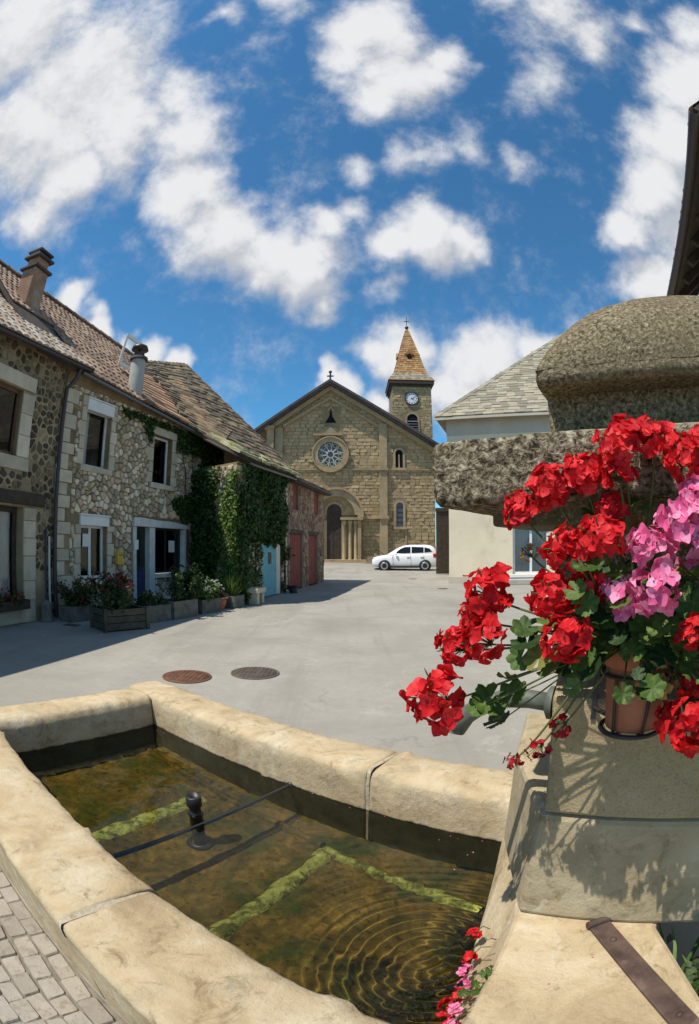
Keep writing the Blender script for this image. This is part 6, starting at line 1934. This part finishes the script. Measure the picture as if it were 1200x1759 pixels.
FLOWERS += [(.27, .80, 1.46, .055, 'r'), (.33, .70, 1.38, .055, 'r'), (.30, .88, 1.58, .052, 'r'), (.40, .62, 1.30, .055, 'r'), (.36, .82, 1.44, .055, 'p'), (.46, .66, 1.42, .05, 'p'), (.24, .95, 1.66, .05, 'r'), (.34, .60, 1.22, .05, 'r')]
roots = {}
def geranium(key, label, off):
    t = thing('geranium', PC + Vector((off[0], off[1], 1.43)), label, 'plant')
    roots[key] = t; return t
geranium('left', 'scarlet geranium trailing left from the pot over the basin and spout', (-.02, 0))
geranium('top', 'scarlet geranium rising highest above the pot in front of the pillar cap', (0, .02))
geranium('right', 'scarlet geranium hanging low at the right picture edge beside the pot', (.025, -.01))
geranium('crown', 'scarlet geranium just left of the pink one, over the spout side of the pot', (-.01, .01))
geranium('pink', 'bright pink geranium among the scarlet ones above the pot', (.02, .015))
sr = random.Random(21)
stems = {k: MB() for k in roots}
def stem_to(key, p, r0=.0045, r1=.0022):
    a = WORLD[roots[key].name] - Vector((0, 0, .02)) + Vector((sr.uniform(-.03, .03), sr.uniform(-.03, .03), 0))
    d = p - a
    c1 = a + Vector((d.x * .15, d.y * .15, max(.06, abs(d.z) * .45))); c2 = p - Vector((d.x * .25, d.y * .25, max(-.05, min(.12, d.z * .3))))
    pts = []
    for i in range(11):
        u = i / 10
        pts.append(a * (1 - u) ** 3 + c1 * 3 * u * (1 - u) ** 2 + c2 * 3 * u * u * (1 - u) + p * u ** 3)
    stems[key].tube(pts, [lerp(r0, r1, i / 10) for i in range(11)], 6)
def put(me, name, parent, loc, z, x, size, roll):
    o = bpy.data.objects.new(name, me); col.objects.link(o)
    z = z.normalized(); q = z.to_track_quat('Z', 'Y').to_matrix() @ Matrix.Rotation(roll, 3, 'Z')
    o.parent = parent
    o.matrix_basis = Matrix.Translation(loc - wloc(parent)) @ q.to_4x4() @ Matrix.Diagonal((size[0], size[1], size[2], 1))
    return o
for s, tt, z, rad, kind in FLOWERS:
    c = ST(s, tt, z)
    key = 'pink' if kind == 'p' else 'right' if s > .07 and z < 1.5 else 'left' if (s < -.18 and z < 1.62) or kind == 's' else 'crown' if s < -.02 and z < 1.66 else 'top'
    ax = ((EYE - c).normalized() * .55 + (c - PC - Vector((0, 0, 1.45))).normalized() * .6 + Vector((0, 0, .35))).normalized()
    if kind == 's': ax = Vector((ax.x, ax.y, -.6)).normalized()
    hub = c - ax * rad * .45
    b = MB()
    fl_pos = []
    N_ = {'r': 30, 'p': 22, 's': 9, 'd': 8}[kind]
    nmx = N_ if kind not in 'rp' else int(N_ * sr.uniform(.62, 1.0))
    for i in range(90):
        if len(fl_pos) >= nmx: break
        for tr in range(30):
            dv = Vector((sr.gauss(0, 1), sr.gauss(0, 1), sr.gauss(0, 1))).normalized()
            if dv.dot(ax) < -.42: continue
            if all(dv.dot(q) < math.cos(.36 if kind == 'r' else .42 if kind == 'p' else .70) for q in fl_pos): fl_pos.append(dv); break
    for dv in fl_pos:
        e = c + dv * rad * (.60 if kind != 's' else .8)
        b.tube([hub, hub.lerp(e, .5) + ax * rad * .06, e - dv * rad * .10], [.0011, .0009, .0011], 4, False)
    b.lathe(hub, [(.001, -.004), (.005, 0), (.004, .004), (.001, .006)], 8, axis=ax)
    for k in range(4):
        dv = (ax * 1.2 + Vector((sr.gauss(0, .8), sr.gauss(0, .8), sr.gauss(0, .8)))).normalized()
        b.tube([hub, c + dv * rad * .70, c + dv * rad * .84, c + dv * rad * 1.02], [.0008, .0010, .0022, .0007], 5)
    hd = b.build('flower_head', 'stem', roots[key])
    if kind == 'd': hd['label'] = 'withered brown flower head'
    if kind == 's': hd['label'] = 'drooping half spent red flower head'
    for dv in fl_pos:
        k = sr.uniform(.85, 1.12) * rad
        sz = {'r': .39, 'p': .46, 's': .34, 'd': .36}[kind] * k
        zdir = dv * 1.0 + ax * .12 + Vector((sr.gauss(0, .28), sr.gauss(0, .28), sr.gauss(0, .28)))
        me = FLO[kind][sr.randrange(len(FLO[kind]))]
        put(me, 'floret', hd, c + dv * Vector((1, 1, .9)).length / 1.68 * rad * sr.uniform(.62, 1.0), zdir, None, (sz, sz, sz * sr.uniform(.8, 1.25)), sr.uniform(0, 6.28))
    stem_to(key, hub)
for _ in range(95):      # the bushy middle of the plants
    _s = sr.uniform(-.12, .32)
    LEAVES.append((_s, sr.uniform(.82 if _s < -.03 else 1.0, 1.12), min(1.74, 1.43 + abs(sr.gauss(.0, .13))), sr.uniform(.016, .034)))
for _ in range(34):      # hanging over the lip of the pot
    LEAVES.append((sr.uniform(-.13, .08), sr.uniform(.86, .98), sr.uniform(1.37, 1.58), sr.uniform(.014, .028)))
for _ in range(110):     # trailing on to the right, out of the frame
    a = sr.random()
    LEAVES.append((.16 + .34 * a + sr.uniform(-.05, .05), 1.06 - .50 * a + sr.uniform(-.10, .10), 1.40 - .16 * a + sr.gauss(0, .09), sr.uniform(.024, .042)))
for i, (s, tt, z, rad) in enumerate(LEAVES):
    c = ST(s, tt, z)
    key = 'left' if s < -.16 else 'right' if s > .08 and z < 1.5 else 'pink' if s > .0 else 'top'
    out = c - PC - Vector((0, 0, 1.42))
    zd = (EYE - c).normalized() * .45 + Vector((0, 0, .75)) + out.normalized() * .35 + Vector((sr.gauss(0, .28), sr.gauss(0, .28), sr.gauss(0, .2)))
    me = LEAF[4] if i % 13 == 5 else LEAF[sr.randrange(4)]
    o = put(me, 'leaf', roots[key], c, zd, None, (rad, rad, rad), sr.uniform(0, 6.28))
    stem_to(key, c, .003, .0014)
for k, bb in stems.items():
    bb.build('stem', 'stem', roots[k], 'stuff')
# a low sprig with blooms at the water's edge under the slab
sprig = thing('geranium', ST(-.165, .86, .42), 'small pink and red blooms drooping over the water at the slab edge', 'plant')
b = MB(); hs_ = []
SPR = [(-.30, 1.16, .38, 'r'), (-.272, 1.06, .36, 'r'), (-.258, .99, .37, 'p'), (-.235, .94, .35, 'p'), (-.225, .88, .37, 'r'), (-.245, .85, .34, 'r'), (-.205, .82, .37, 'p'), (-.23, .78, .35, 'r'), (-.19, .755, .37, 'p'), (-.215, .72, .35, 'p')]
for s, tt, z, kd in SPR:
    e = ST(s, tt, z); a = ST(-.150 - .09 * max(0, tt - .9) / .26, .86 + (tt - .86) * .8, .49)
    b.tube([a, a.lerp(e, .5) + Vector((0, 0, .03)), e], [.002, .0016, .001], 5)
b.build('stem', 'stem', sprig, 'stuff')
for s, tt, z, kd in SPR:
    c = ST(s, tt, z); b = MB(); b.lathe(c, [(.001, -.003), (.003, 0), (.001, .003)], 6); hd = b.build('flower_head', 'stem', sprig)
    for i in range(9):
        dv = Vector((sr.gauss(0, 1), sr.gauss(0, 1), sr.gauss(.3, 1))).normalized()
        put(FLO[kd][sr.randrange(len(FLO[kd]))], 'floret', hd, c + dv * .021, dv, None, (.016, .016, .017), sr.uniform(0, 6.28))
for i in range(9):
    put(LEAF[sr.randrange(4)], 'leaf', sprig, ST(-.165 + sr.gauss(0, .014), .86 + sr.gauss(0, .07), .46 + sr.gauss(0, .02)), Vector((sr.gauss(0, .4), sr.gauss(0, .4) - .3, 1)), None, (.018, .018, .018), sr.uniform(0, 6.28))

for o in list(basin.children) + [o for o in bpy.data.objects if o.parent and o.parent.name.startswith(('standpipe', 'tie_bar'))]:
    o.cycles.is_caustics_receiver = True
